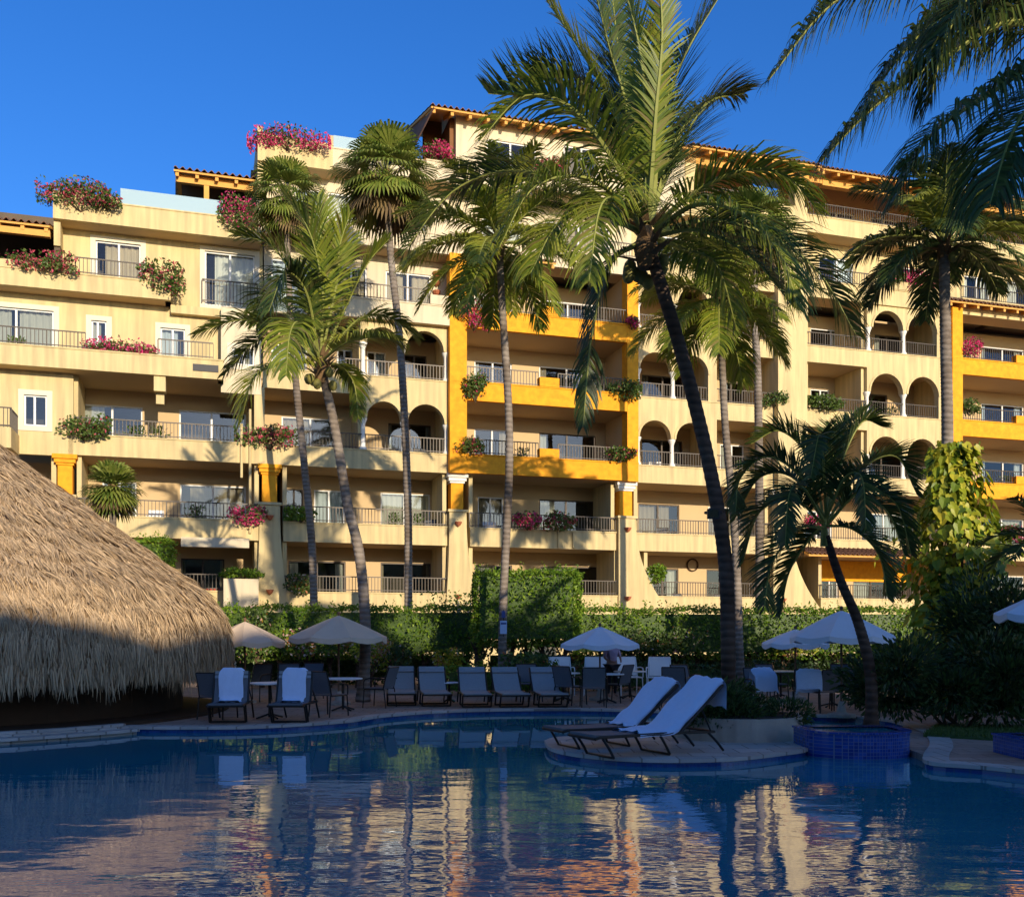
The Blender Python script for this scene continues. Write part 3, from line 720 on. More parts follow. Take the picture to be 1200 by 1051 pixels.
for a in [
 ('bougainvillea','pink and green bougainvillea on the far left corner of the roof terrace','flower plant',93,229,92,36,'leaf_shrub','bract_red',.45),
 ('bougainvillea','long rusty pink bougainvillea in the planter below the left tiled porch','flower plant',42,309,92,28,'leaf_shrub','bract_red',.45),
 ('bougainvillea','bushy mostly green bougainvillea hanging over the right end of the upper left balcony','flower plant',189,324,50,46,'leaf_shrub','bract_red',.3),
 ('bougainvillea','wide bright magenta bougainvillea spilling over the plain parapet under the upper left balcony','flower plant',144,410,90,26,'leaf_shrub','bract_pink',.85),
 ('bougainvillea','magenta bougainvillea at the right end of the frosted glass balustrade','flower plant',279,250,44,44,'leaf_shrub','bract_pink',.6),
 ('bougainvillea','dense crimson bougainvillea topping the high penthouse planter against the sky','flower plant',339,163,92,28,'leaf_shrub','bract_pink',.75),
 ('bougainvillea','sparse yellowish green trailing plant beside the small square window','plant',98,502,58,30,'leaf_shrub','bract_red',.12),
 ('bougainvillea','red and green bougainvillea across the parapet behind the left coconut palm trunks','flower plant',316,513,76,28,'leaf_shrub','bract_red',.5),
 ('bougainvillea','small magenta bougainvillea beside the second orange column','flower plant',290,604,42,26,'leaf_shrub','bract_pink',.8),
 ('bougainvillea','round magenta bougainvillea on the highest orange framed balcony','flower plant',555,369,34,36,'leaf_shrub','bract_pink',.7),
 ('trailing_plant','round green plant with few red flowers at the left of the middle orange balcony','plant',557,453,30,36,'leaf_shrub','bract_red',.15),
 ('trailing_plant','loose green plant with red flowers at the left of the lowest orange balcony','plant',551,523,34,22,'leaf_shrub','bract_red',.25),
 ('trailing_plant','flat topped green plant at the right of the middle orange balcony','plant',732,457,38,26,'leaf_shrub','bract_red',.05),
 ('trailing_plant','low green plant with red flowers at the right of the lowest orange balcony','plant',727,532,36,20,'leaf_shrub','bract_red',.2),
 ('bougainvillea','crimson bougainvillea below the orange tower, left half of the balcony row','flower plant',618,609,34,24,'leaf_shrub','bract_pink',.8),
 ('trailing_plant','greyish green trailing plant with pink tips right beside the crimson bougainvillea','flower plant',656,611,38,24,'leaf_shrub','bract_red',.35),
 ('bougainvillea','crimson bougainvillea under the peaked top roof','flower plant',514,179,40,20,'leaf_shrub','bract_pink',.8),
 ('bougainvillea','dull red bougainvillea beside the green tinted penthouse window','flower plant',643,196,38,20,'leaf_shrub','bract_red',.8),
 ('bougainvillea','bright magenta bougainvillea on the parapet above the right arches','flower plant',1078,329,44,30,'leaf_shrub','bract_pink',.8),
 ('trailing_plant','dark green plant left of the magenta bougainvillea above the right arches','plant',1046,326,30,18,'leaf_shrub','bract_pink',.05),
 ('bougainvillea','magenta bougainvillea at the left edge of the upper right orange balcony','flower plant',1134,408,30,24,'leaf_shrub','bract_pink',.8),
 ('trailing_plant','small green plant at the wide pier of the floor with the middle arches','plant',908,468,32,18,'leaf_shrub','bract_red',.0),
 ('trailing_plant','green plant with long trailing stems right of the wide plain pier','plant',962,472,52,20,'leaf_shrub','bract_red',.0),
 ('bougainvillea','crimson bougainvillea behind the dark short palm, lowest balcony row','flower plant',950,611,44,18,'leaf_shrub','bract_pink',.8),
 ('bougainvillea','crimson bougainvillea low at the right edge above the dark shrubs','flower plant',1184,625,30,22,'leaf_shrub','bract_pink',.7),
 ('trailing_plant','green pot plant behind the right orange balcony in the middle row','plant',1136,476,24,20,'leaf_shrub','bract_red',.0),
 ('bougainvillea','small magenta bougainvillea beside the hanging dark frond of the tall palm','flower plant',741,378,16,16,'leaf_shrub','bract_pink',.8),
 ('trailing_plant','low dark green shrub on the pale planter wall right of the thatch','plant',285,671,52,14,'leaf_hedge','bract_red',.0),
 ('trailing_plant','yellow green drooping plant on the ground storey parapet behind a thin trunk','plant',352,684,34,26,'leaf_shrub','flower_mix',.2),
 ('trailing_plant','fern like green plant beside the second orange column on the lowest balcony row','plant',352,602,34,20,'leaf_hedge','bract_red',.0),
 ('trailing_plant','green potted fern on the ground storey beside the wall ring','plant',770,672,24,26,'leaf_hedge','bract_red',.0),
 ]:
    n,l,cg,px,py,wp,hp,lf,flw,fl=a
    shrub(n,l,cg,px,py,wp,hp,lf,flw,fl,d=-.12 if 530>px or px>750 else -.42,group=BG)

def hedge_leaves(b,x0,x1,y0,y1,z0,z1,dens,size,faces='ftlrb',amp=.12):
    def lump(u,v): return amp*(math.sin(u*2.3+v)*.5+math.sin(u*5.1+2*v)*.3+math.sin(v*6+u*1.3)*.3)
    if 'f' in faces:
        for _ in range(int((x1-x0)*(z1-z0)*dens)):
            x,z=R.uniform(x0,x1),R.uniform(z0,z1); leaf_card(b,V((x,y0+lump(x,z)+R.uniform(-.05,.12),z)),size*R.uniform(.6,1.25))
    if 't' in faces:
        for _ in range(int((x1-x0)*(y1-y0)*dens*.8)):
            x,y=R.uniform(x0,x1),R.uniform(y0,y1); leaf_card(b,V((x,y,z1+lump(x,y)*.7+R.uniform(-.10,.06))),size*R.uniform(.6,1.25))
    for s,xx in (('l',x0),('r',x1)):
        if s in faces:
            for _ in range(int((y1-y0)*(z1-z0)*dens)):
                y,z=R.uniform(y0,y1),R.uniform(z0,z1); leaf_card(b,V((xx+lump(y,z)+R.uniform(-.08,.08),y,z)),size*R.uniform(.6,1.25))
def hedge(name,label,x0,x1,y0,y1,z0,z1,leaf='leaf_hedge',dens=260,size=.11,trunks=0,tz=0,rz=0,core=.15):
    cx,cy=(x0+x1)/2,(y0+y1)/2
    root=empty(name,(cx,cy,0),rz,label,'hedge')
    b=MB(); hx,hy=(x1-x0)/2,(y1-y0)/2
    hedge_leaves(b,-hx,hx,-hy,hy,z0,z1,dens,size)
    if z0>.3:
        for _ in range(int(hx*2*hy*2*dens*.5)):
            leaf_card(b,V((R.uniform(-hx,hx),R.uniform(-hy,hy),z0+R.uniform(-.15,.1))),size)
    for _ in range(int(hx*2*7)):
        x=R.uniform(-hx,hx); y=R.uniform(-hy,hy*.4); hgt=R.uniform(.08,.34)
        for q in range(7): leaf_card(b,V((x+R.gauss(0,.05),y+R.gauss(0,.05),z1+hgt*q/7)),size*R.uniform(.6,1.1))
        x=R.uniform(-hx,hx); z=R.uniform(z0,z1)
        for q in range(8): leaf_card(b,V((x+R.gauss(0,.10),-hy-.05-.1*R.random(),z+R.gauss(0,.08))),size*R.uniform(.8,1.3))
    b.build('foliage',M[leaf],root)
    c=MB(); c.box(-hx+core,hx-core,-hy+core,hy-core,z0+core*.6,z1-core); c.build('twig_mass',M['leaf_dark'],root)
    for i in range(trunks):
        x=-hx+(i+.5)*2*hx/trunks+R.uniform(-.25,.25); t=MB()
        t.tube(smooth_path([(x,0,0),(x+R.uniform(-.1,.1),R.uniform(-.05,.05),z0*.5),(x+R.uniform(-.2,.2),0,z0+.25)],6),[.09,.07,.06,.055,.05,.05,.04],7)
        for q in range(3): t.tube([(x,0,z0*.6),(x+R.uniform(-.5,.5),R.uniform(-.3,.3),z0+.15)],[.03,.02],5)
        t.build('trunk',M['trunk_brown_shade'],root)
    return root

def pinnate(b,pts,L,n=70,droop=.25,stiff=.35,width=.045,fwd=.45,t0=.14,lift=.25,ragged=.12,m=0):
    path=smooth_path(pts,24); Ltot=len(path)-1
    for side in (-1,1):
        for i in range(n):
            t=t0+(1-t0)*(i+R.random()*.6)/n
            if R.random()<.07: continue
            k=min(int(t*Ltot),Ltot-1); f=t*Ltot-k
            p=path[k].lerp(path[k+1],f); T=(path[k+1]-path[k]).normalized()
            S_=T.cross(V((0,0,1)))
            if S_.length<.15: S_=T.cross(V((.2,1,0)))
            S_.normalize(); U_=S_.cross(T).normalized()
            l=L*(.35+.65*math.sin(PI*min(1,(t-t0)/(1-t0)*.82+.16)))*R.uniform(1-ragged,1+ragged)*(R.uniform(.4,.8) if R.random()<.08 else 1)
            if t>.93: l*=.75
            d=(S_*side*(1-.25*t)+T*(fwd+.55*t)+U_*lift+V((R.gauss(0,.1),R.gauss(0,.1),R.gauss(0,.1)))).normalized()
            q=[p]; dd=d.copy()
            for s in range(3):
                q.append(q[-1]+dd*l/3); dd=(dd+V((0,0,-1))*droop*(1+s*.6)*R.uniform(.7,1.3)).normalized()
            wv=(T-d*T.dot(d))
            if wv.length<.1: wv=U_
            wv.normalize(); b.ribbon(q,[width*.7,width,width*.75,.004],wv,m)
    return path
def rachis(path,r0,r1,name='rachis'):
    pass
def frond(root,pts,L,leaf='leaf_coco',n=70,r0=.035,**k):
    b=MB(); path=pinnate(b,pts,L,n=n,m=0,**k)
    rr=[r0*(1-i/len(path))+.005 for i in range(len(path))]
    b.tube(path,rr,5,1,cap=False)
    return b.build('frond',[M[leaf],M['petiole']],root)
def trunk(root,pts,r0,r1,mat_='trunk_grey',rings=.11,n=9,bulge=1.35):
    L=sum((V(pts[i+1])-V(pts[i])).length for i in range(len(pts)-1)); N_=int(L/rings*2)
    path=smooth_path(pts,N_); rad=[]
    for i in range(N_+1):
        t=i/N_; r=r0+(r1-r0)*t
        if t<.08: r*=1+(bulge-1)*(1-t/.08)
        rad.append(r*(1+(.035 if i%2 else -.02)+R.uniform(-.012,.012)))
    b=MB(); b.tube(path,rad,n); return b.build('trunk',M[mat_],root,True)
def generic_fronds(root,c,n,L,leafL,elev=(75,-35),bend=.16,leaf='leaf_coco',az0=0,nleaf=56,width=.045,droop=.25,yellow=0,dead=0,lift=.25,r0=.03):
    for i in range(n):
        t=i/(n-1); az=az0+i*2.39996+R.uniform(-.2,.2); el=math.radians(elev[0]+(elev[1]-elev[0])*t+R.uniform(-8,8))
        Lf=L*R.uniform(.85,1.08)*(.85+.15*math.sin(PI*t)); d=V((math.cos(az)*math.cos(el),math.sin(az)*math.cos(el),math.sin(el)))
        p=V(c)+d*.05; pts=[p.copy()]
        for s in range(7):
            p=p+d*Lf/7; pts.append(p.copy()); d=(d+V((0,0,-1))*bend*(.6+s*.18)*R.uniform(.8,1.2)).normalized()
        lf=leaf
        if yellow and R.random()<yellow: lf='leaf_coco_yellow'
        if dead and t>1-dead: lf='leaf_dead'
        frond(root,pts,leafL,lf,n=nleaf,r0=r0,droop=droop,width=width,lift=lift)
def crown_bits(root,c,s=.22,nuts=0,fib=True):
    b=MB()
    for i in range(26):
        a=R.uniform(0,2*PI); z=R.uniform(-s*1.6,s*1.2); d=V((math.cos(a),math.sin(a),R.uniform(.2,1.2))).normalized()
        p=V(c)+V((math.cos(a)*s*.45,math.sin(a)*s*.45,z)); 
        b.ribbon([p,p+d*s*1.1,p+d*s*2.0+V((0,0,-.1*s))],[s*.55,s*.4,s*.08],d.cross(V((0,0,1))).normalized())
    b.tube([V(c)+V((0,0,-s*2)),V(c)+V((0,0,-s*.6)),V(c)+V((0,0,s*.8))],[s*.55,s*.85,s*.4],9)
    b.build('crownshaft',M['fibre'],root)
    for i in range(nuts):
        a=R.uniform(0,2*PI); q=V(c)+V((math.cos(a)*s*1.35,math.sin(a)*s*1.35,-s*(1+R.random()*1.5))); o=MB()
        o.lathe([(.01,-.13),(.07,-.1),(.11,-.02),(.10,.06),(.05,.12),(.01,.13)],tuple(q),8); o.build('coconut',M['coconut'],root,True)
def new_palm(name,label,base,group=None):
    return empty(name,base,0,label,'palm tree',group)
PALMS='coconut palms standing between the pool and the hotel'

def loc(root,pts): return [V(p)-V(root.location) for p in pts]
# P1: tall leaning coconut palm on the island
r=new_palm('coconut_palm','tallest coconut palm, leaning dark trunk rising behind the two blue towelled loungers',tuple(P(853,812,16.5)*1.0),PALMS)
r.location.z=0
tp=[P(854,828,16.5),P(853,740,16.4),P(849,650,16.3),P(831,545,16.2),P(803,430,16.1),P(778,345,16),P(760,290,16)]; tp[0].z=0
trunk(r,loc(r,tp),.125,.10,'trunk_brown_shade',n=10)  # darker bark colour carries the shade lying on this trunk
def PX(l,Y): return [P(x,y,Y+dz) for (x,y,dz) in l]
for l,LL,lf,kw in [
 ([(755,262,0),(728,150,.3),(690,75,.5),(632,-12,.6)],.7,'leaf_coco_yellow',dict(droop=.1,fwd=.9)),
 ([(752,262,0),(738,140,.6),(715,60,.9),(690,-40,1.1)],1.05,'leaf_coco_shade',dict(droop=.1,fwd=.7)),
 ([(752,258,0),(720,190,-.5),(672,128,-.9),(615,112,-1.1),(562,165,-1.2)],1.15,'leaf_coco',dict(droop=.33,fwd=.35)),
 ([(750,262,0),(712,222,-.7),(668,206,-1.3),(620,225,-1.6),(585,290,-1.7)],1.15,'leaf_coco',dict(droop=.42,fwd=.3)),
 ([(750,256,.1),(715,180,1.2),(650,120,2.0),(572,110,2.4)],1.25,'leaf_coco_shade',dict(droop=.04,fwd=.5,lift=.9)),
 ([(757,260,0),(758,150,-.3),(750,60,-.5),(728,-30,-.6)],.62,'leaf_coco',dict(droop=.12,fwd=.8)),
 ([(764,262,0),(775,150,.4),(800,70,.6),(848,-12,.7)],1.15,'leaf_coco_shade',dict(droop=.1,fwd=.55)),
 ([(760,260,0),(768,140,-.5),(776,40,-.7),(770,-50,-.8)],.55,'leaf_coco',dict(droop=.1,fwd=.8)),
 ([(766,266,0),(815,225,-.5),(868,200,-.8),(920,205,-.9),(962,250,-1)],1.0,'leaf_coco',dict(droop=.36,fwd=.4)),
 ([(768,274,0),(830,258,.3),(900,275,.6),(960,320,.7),(1003,392,.8)],1.15,'leaf_coco_shade',dict(droop=.38,fwd=.5)),
 ([(768,276,0),(820,270,-.8),(880,300,-1.3),(930,360,-1.5)],1.1,'leaf_coco_shade',dict(droop=.4,fwd=.4)),
 ([(748,285,0),(715,310,-.2),(694,390,-.3),(683,500,-.3)],.72,'leaf_coco_shade',dict(droop=.5,fwd=.6)),
 ([(748,270,0),(680,222,.7),(600,200,1.3),(530,225,1.6),(470,300,1.8)],1.15,'leaf_coco_shade',dict(droop=.42,fwd=.4)),
 ([(752,272,0),(735,240,-1.0),(705,240,-2.0),(690,330,-2.6)],1.0,'leaf_coco',dict(droop=.45,fwd=.4)),
 ([(764,278,0),(800,290,.6),(840,310,1.2),(862,380,1.4)],.95,'leaf_coco',dict(droop=.42,fwd=.4)),
 ([(757,255,.1),(760,190,1.4),(750,120,2.2),(700,70,2.8)],1.1,'leaf_coco_shade',dict(droop=.1,fwd=.5)),
 ([(752,262,.1),(725,170,.8),(680,110,1.3),(622,90,1.6)],1.2,'leaf_coco_shade',dict(droop=.15,fwd=.5,lift=.6)),
 ([(754,262,.1),(745,160,.8),(728,80,1.3),(718,0,1.6)],1.2,'leaf_coco_shade',dict(droop=.1,fwd=.55)),
 ([(762,262,.1),(790,170,.4),(830,120,.7),(872,110,.9)],.9,'leaf_coco_shade',dict(droop=.2,fwd=.5)),
 ([(766,272,0),(815,240,-1.2),(870,250,-2),(915,300,-2.4),(935,360,-2.6)],1.0,'leaf_coco',dict(droop=.4,fwd=.4)),
 ([(750,272,0),(700,250,-.9),(655,262,-1.6),(622,320,-2)],1.0,'leaf_coco',dict(droop=.42,fwd=.35)),
 ([(758,258,.1),(785,200,1.2),(815,140,2.0),(850,110,2.6)],1.1,'leaf_coco_shade',dict(droop=.12,fwd=.5)),
 ]:
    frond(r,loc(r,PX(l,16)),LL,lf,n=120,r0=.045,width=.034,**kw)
crown_bits(r,V(P(757,280,16))-V(r.location),.24,nuts=9)

# P2: left coconut palm
r=new_palm('coconut_palm','left coconut palm with wide feathery crown and slightly leaning grey trunk',(0,0,0),PALMS); b0=P(425,800,24.5); b0.z=0; r.location=b0
trunk(r,loc(r,[b0,P(428,735,24.5),P(421,650,24.4),P(407,590,24.3),P(392,500,24.2),P(376,430,24)]),.145,.105)
for l,LL,lf,kw in [
 ([(375,425,0),(330,385,-.3),(280,375,-.5),(228,392,-.6)],.75,'leaf_coco',dict(droop=.3,fwd=.5)),
 ([(375,428,0),(345,425,-1),(300,440,-1.8),(282,495,-2.0)],.95,'leaf_coco_yellow',dict(droop=.4,fwd=.5)),
 ([(374,420,0),(355,350,-.2),(320,290,-.3),(275,275,-.4)],.9,'leaf_coco',dict(droop=.2,fwd=.6)),
 ([(376,420,0),(378,340,-.5),(362,270,-.9),(330,225,-1)],.9,'leaf_coco',dict(droop=.15,fwd=.7)),
 ([(378,420,0),(405,360,.3),(430,310,.5),(456,280,.5)],.7,'leaf_coco',dict(droop=.12,fwd=.6)),
 ([(378,420,0),(372,330,.6),(376,270,1),(372,230,1)],.8,'leaf_coco',dict(droop=.12,fwd=.6)),
 ([(378,422,0),(405,402,-1),(440,395,-1.5),(470,400,-1.5)],.85,'leaf_coco_yellow',dict(droop=.4,fwd=.5)),
 ([(378,422,0),(420,375,.8),(455,372,1.2),(490,395,1.4)],.8,'leaf_coco',dict(droop=.35,fwd=.5)),
 ([(372,424,0),(345,370,.8),(318,345,1.2),(300,380,1.5)],.9,'leaf_coco_shade',dict(droop=.35,fwd=.5)),
 ([(374,422,0),(360,345,-1),(335,320,-1.5),(315,365,-1.9)],.95,'leaf_coco_shade',dict(droop=.4,fwd=.4)),
 ([(376,420,0),(395,330,-.4),(398,290,-.6),(410,250,-.7)],.8,'leaf_coco',dict(droop=.15,fwd=.7)),
 ([(372,424,0),(335,400,1.2),(300,400,1.8),(262,440,2)],.8,'leaf_coco_shade',dict(droop=.35,fwd=.5)),
 ([(380,425,0),(400,430,1.0),(415,450,1.5),(420,490,1.6)],.6,'leaf_coco',dict(droop=.4,fwd=.5)),
 ([(374,422,0),(352,380,-1.6),(340,390,-2.4),(335,440,-2.9)],.9,'leaf_coco',dict(droop=.4,fwd=.4)),
 ]:
    frond(r,loc(r,PX(l,24)),LL*1.1,lf,n=84,r0=.035,width=.048,**kw)
crown_bits(r,V(P(376,428,24))-V(r.location),.22,nuts=6)

def coco(label,c,base,L,Y,n=20,leafL=.8,leaf='leaf_coco',r=(.12,.09),elev=(80,-45),via=(),bend=.17,yellow=.1,droop=.35,az0=0.,nuts=4,tm='trunk_grey',nleaf=76,width=.05):
    ro=new_palm('coconut_palm',label,(0,0,0),PALMS); b0=P(base[0],HZ+EYE*F/Y,Y); b0.z=0; ro.location=b0
    pts=[b0]+[P(x,y,Y) for x,y in via]+[P(c[0],c[1],Y)]
    trunk(ro,loc(ro,pts),r[0],r[1],tm)
    cc=V(P(c[0],c[1],Y))-b0
    generic_fronds(ro,tuple(cc),n,L,leafL,elev=elev,bend=bend,leaf=leaf,yellow=yellow,droop=droop,az0=az0,nleaf=nleaf,width=width)
    crown_bits(ro,cc,.2,nuts=nuts); return ro
coco('coconut palm with yellow green fronds and straight pale trunk before the orange balconies',(585,285),(588,0),3.3,26.5,n=26,via=[(590,700),(597,520),(588,350)],yellow=.35,az0=.6,leafL=.8,elev=(80,-38))
coco('coconut palm with drooping fronds and slim pale trunk just right of the tallest trunk',(842,350),(868,0),3.0,27.5,n=24,via=[(862,640),(850,500),(846,420)],yellow=.3,az0=2.1,leafL=.9,r=(.12,.085))
coco('coconut palm rising out of the yellow vine with dark crown and one yellow frond',(1106,285),(1112,0),2.6,23.5,n=24,via=[(1110,640),(1110,500),(1108,400)],leaf='leaf_coco_shade',yellow=.15,az0=1.2,leafL=.8,elev=(80,-22),r=(.15,.12))
# P9 near palm whose fronds enter at the top right corner
r=new_palm('coconut_palm','near coconut palm outside the right edge, its long dark fronds hanging in from the corner',(0,0,0),PALMS); b0=P(1330,900,10.5); b0.z=0; r.location=b0
trunk(r,loc(r,[b0,P(1325,600,10.4),P(1310,300,10.2),P(1290,60,10)]),.17,.13,'trunk_brown_shade')
for l,LL,kw in [
 ([(1290,60,0),(1200,-50,0),(1080,-50,0),(975,5,0),(900,95,0)],.72,dict(droop=.75,fwd=.2)),
 ([(1290,65,0),(1190,25,-.4),(1110,65,-.6),(1025,125,-.7),(962,190,-.7)],.82,dict(droop=.75,fwd=.2)),
 ([(1290,75,0),(1220,75,-.8),(1160,110,-1),(1090,160,-1.2),(1048,235,-1.2)],.85,dict(droop=.75,fwd=.2)),
 ([(1290,80,0),(1235,100,-1.2),(1190,150,-1.6),(1160,240,-1.8)],.9,dict(droop=.75,fwd=.2)),
 ([(1290,60,0),(1240,-60,.6),(1150,-90,1),(1060,-60,1.2),(1000,-5,1.2)],.8,dict(droop=.7,fwd=.25)),
 ([(1290,70,0),(1230,10,1),(1150,20,1.6),(1070,60,2)],.9,dict(droop=.75,fwd=.2)),
 ([(1290,66,0),(1200,-5,.2),(1120,10,.3),(1060,60,.3),(1010,130,.3)],.85,dict(droop=.7,fwd=.2)),
 ([(1290,60,0),(1220,-40,-.5),(1150,-20,-.8),(1110,40,-.9),(1090,120,-.9)],.8,dict(droop=.7,fwd=.2)),
 ([(1290,60,0),(1330,-60,0),(1420,-70,0),(1500,40,0)],.9,dict(droop=.7,fwd=.25)),
 ([(1290,60,0),(1380,60,-.5),(1450,120,-.8),(1500,230,-1)],.9,dict(droop=.7,fwd=.25)),
 ([(1290,55,0),(1300,-100,-.5),(1280,-200,-1),(1220,-260,-1.4)],.9,dict(droop=.2,fwd=.5)),
 ]: frond(r,loc(r,PX(l,10)),LL*1.08,'leaf_coco_shade',n=155,r0=.035,width=.028,**kw)
crown_bits(r,V(P(1290,75,10))-b0,.22,nuts=5)
# P10 dark short palm
r=new_palm('short_palm','short dark palm with arching recurved fronds and curved thin trunk beside the white parasols',(0,0,0)); b0=P(1021,857,17.0); b0.z=0; r.location=b0
trunk(r,loc(r,[b0,P(1020,790,17),P(1006,730,17),P(985,680,17),P(968,628,17)]),.11,.065,'trunk_brown_shade',rings=.07,bulge=1.5)
for l in [
 [(966,610,0),(940,560,0),(900,535,0),(868,560,0),(862,600,0)],
 [(965,615,0),(930,585,-.3),(890,600,-.5),(870,660,-.5)],
 [(966,610,0),(950,540,.2),(915,505,.3),(880,520,.4)],
 [(968,608,0),(985,545,0),(1010,495,0),(1035,500,-.1)],
 [(970,610,0),(1010,550,.2),(1050,535,.3),(1075,580,.3)],
 [(970,614,0),(1010,575,-.3),(1050,590,-.5),(1068,650,-.5)],
 [(968,616,0),(1000,620,-.6),(1030,650,-.9),(1040,700,-.9)],
 [(966,618,0),(935,620,-.6),(905,660,-.9),(895,715,-.9)],
 [(968,608,0),(965,540,-.6),(960,510,-1.1),(950,560,-1.6)],
 [(968,608,0),(990,560,-.7),(1010,560,-1.2),(1015,620,-1.5)],
 [(966,612,0),(940,570,-.8),(925,580,-1.3),(920,640,-1.6)],
 [(968,608,0),(975,540,.6),(985,505,.9),(1015,480,1.1)],
 [(966,612,0),(930,560,.7),(890,560,1.0),(860,610,1.1)],
 [(970,612,0),(1005,580,.8),(1040,600,1.2),(1060,650,1.3)],
 [(966,616,0),(950,630,.5),(925,670,.8),(915,720,.8)],
 ]: frond(r,loc(r,PX(l,17)),.56,'leaf_coco_shade',n=100,r0=.024,width=.033,droop=.12,fwd=.55,lift=.5)
b=MB(); b.tube(loc(r,[P(966,640,17),P(966,606,17)]),[.075,.045],8); b.build('crownshaft',M['petiole'],r)
# P12 palm at right edge
r=new_palm('short_palm','small dark feather palm cut off by the right edge above the shrubs',(0,0,0)); b0=P(1228,800,18); b0.z=0; r.location=b0
trunk(r,loc(r,[b0,P(1228,740,18),P(1226,655,18)]),.09,.06,'trunk_brown_shade')
generic_fronds(r,tuple(V(P(1226,640,18))-b0),16,1.25,.42,elev=(80,0),bend=.22,leaf='leaf_coco_shade',nleaf=34,droop=.12,width=.035)

# fan palms
def fan_leaf(b,o,d,up,Rr,n=26,spread=200,droop=.25,m=0):
    s=d.cross(up).normalized(); up=s.cross(d).normalized()
    for i in range(n):
        a=math.radians(-spread/2+spread*i/(n-1)); dr=(d*math.cos(a)+s*math.sin(a)).normalized()
        L=Rr*(.80+.2*math.cos(a*.6))*R.uniform(.92,1.05)
        w=Rr*2*math.sin(math.radians(spread/n/2))*1.15
        tn=(-d*math.sin(a)+s*math.cos(a)).normalized()
        p1=o+dr*L*.5+up*(.015 if i%2 else -.015); p2=o+dr*L*.8+V((0,0,-1))*L*droop*.35; p3=o+dr*L*.93+V((0,0,-1))*L*droop*1.1
        b.ribbon([o,p1,p2,p3],[.01,w*.85*.62,w*.5*.8,.004],tn,m)
def fan_palm(name,label,c,base,Y,n=34,pet=.9,Rr=.75,r=(.13,.10),via=(),leaf='leaf_fan',elev=(85,-70),dead=8,tm='trunk_grey',droopf=.38):
    ro=new_palm(name,label,(0,0,0)); b0=P(base[0],HZ+EYE*F/Y,Y); b0.z=0; ro.location=b0
    pts=[b0]+[P(x,y,Y) for x,y in via]+[P(c[0],c[1],Y)]; trunk(ro,loc(ro,pts),r[0],r[1],tm)
    cc=V(P(c[0],c[1],Y))-b0
    for i in range(n):
        t=i/(n-1); az=i*2.39996+R.uniform(-.2,.2); el=math.radians(elev[0]+(elev[1]-elev[0])*t+R.uniform(-7,7))
        d=V((math.cos(az)*math.cos(el),math.sin(az)*math.cos(el),math.sin(el))); b=MB()
        L=pet*R.uniform(.8,1.1); q=[cc,cc+d*L*.5,cc+d*L+V((0,0,-.1*L))]; b.tube(q,[.02,.014,.01],4,1,cap=False)
        d2=(d+V((0,0,-1))*.55*(1-.4*abs(math.sin(el)))).normalized()
        lf='leaf_dead' if i>=n-dead and R.random()<.7 else leaf
        up=V((0,0,1)) if abs(d2.z)<.9 else V((math.cos(az),math.sin(az),0))
        fan_leaf(b,q[-1],d2,up,Rr*R.uniform(.85,1.1),droop=droopf,n=26 if name=='fan_palm' else 11,spread=200 if name=='fan_palm' else 95)
        b.build('fan_leaf',[M[lf],M['petiole']],ro)
    k=MB(); k.tube([cc+V((0,0,-.7)),cc+V((0,0,-.2)),cc+V((0,0,.25))],[r[1]*1.2,r[1]*1.9,r[1]*1.1],8); k.build('crownshaft',M['fibre'],ro)
    return ro
fan_palm('fan_palm','tall fan palm whose shaggy round crown overlaps the roofline left of the peaked roof',(452,208),(478,0),33,n=48,pet=.95,Rr=1.15,elev=(88,-58),droopf=.2,via=[(478,600),(470,420),(458,300)],r=(.14,.11))
fan_palm('fan_palm','fan palm with smaller crown behind the left feathery palm and thin trunk',(336,232),(369,0),33.5,n=34,pet=.75,Rr=.95,droopf=.22,via=[(366,650),(356,540),(346,440),(338,330)],r=(.14,.10))
fan_palm('fan_palm','fan palm with short crown under the right roof and pale trunk beside the tallest trunk',(884,268),(890,0),33.8,n=36,pet=.85,Rr=1.0,droopf=.25,via=[(890,600),(888,450),(884,360)],r=(.15,.12),leaf='leaf_fan')
fan_palm('yucca_tree','stubby spiky yucca like palm with dry lower leaves beside the thatch slope',(132,572),(134,0),30,n=60,pet=.22,Rr=.85,r=(.12,.10),dead=14,elev=(88,-55),droopf=.12)

# hedges
hA=P(250,0,31.5).x; hB=P(1090,0,31.5).x
hedge('clipped_hedge','long clipped hedge on bare stems, left of the tall square block hedge',hA,P(560,0,31).x,30.2,31.4,P(0,776,31).z+.25,P(0,712,30.4).z,trunks=12)
hedge('clipped_hedge','long clipped green hedge on bare stems right of the tall block hedge, behind the parasols',P(670,0,31).x,hB,30.2,31.4,P(0,776,31).z+.25,P(0,714,30.4).z,trunks=16)
hedge('block_hedge','tall square clipped block hedge rising above the long hedge beside a palm trunk',P(556,0,28).x,P(677,0,28).x,27.6,29.6,P(0,752,28).z,P(0,670,28).z,trunks=5,dens=300)
hedge('block_hedge','small rounded clipped hedge between the thatch slope and the ground storey',P(134,0,33).x,P(199,0,33).x,32.6,33.8,0.1,P(0,632,32.8).z,dens=300)
hedge('shade_screen','loose dark foliage added to darken the gap under the long clipped hedge, left half',hA,P(560,0,32.6).x,32.4,33.2,.0,1.35,leaf='leaf_dark',dens=150,size=.17,core=.38)  # added foliage, covers the lit wall where the hedge's shade should lie
hedge('shade_screen','loose dark foliage added to darken the gap under the long clipped hedge, right half',P(560,0,32.6).x+.02,hB,32.4,33.2,.0,1.35,leaf='leaf_dark',dens=150,size=.17,core=.38)
hedge('low_hedge','low dark hedge behind the dining chairs under the parasols',P(640,0,29).x,P(1060,0,29).x,28.7,29.3,0.05,.78,leaf='leaf_dark',dens=220)
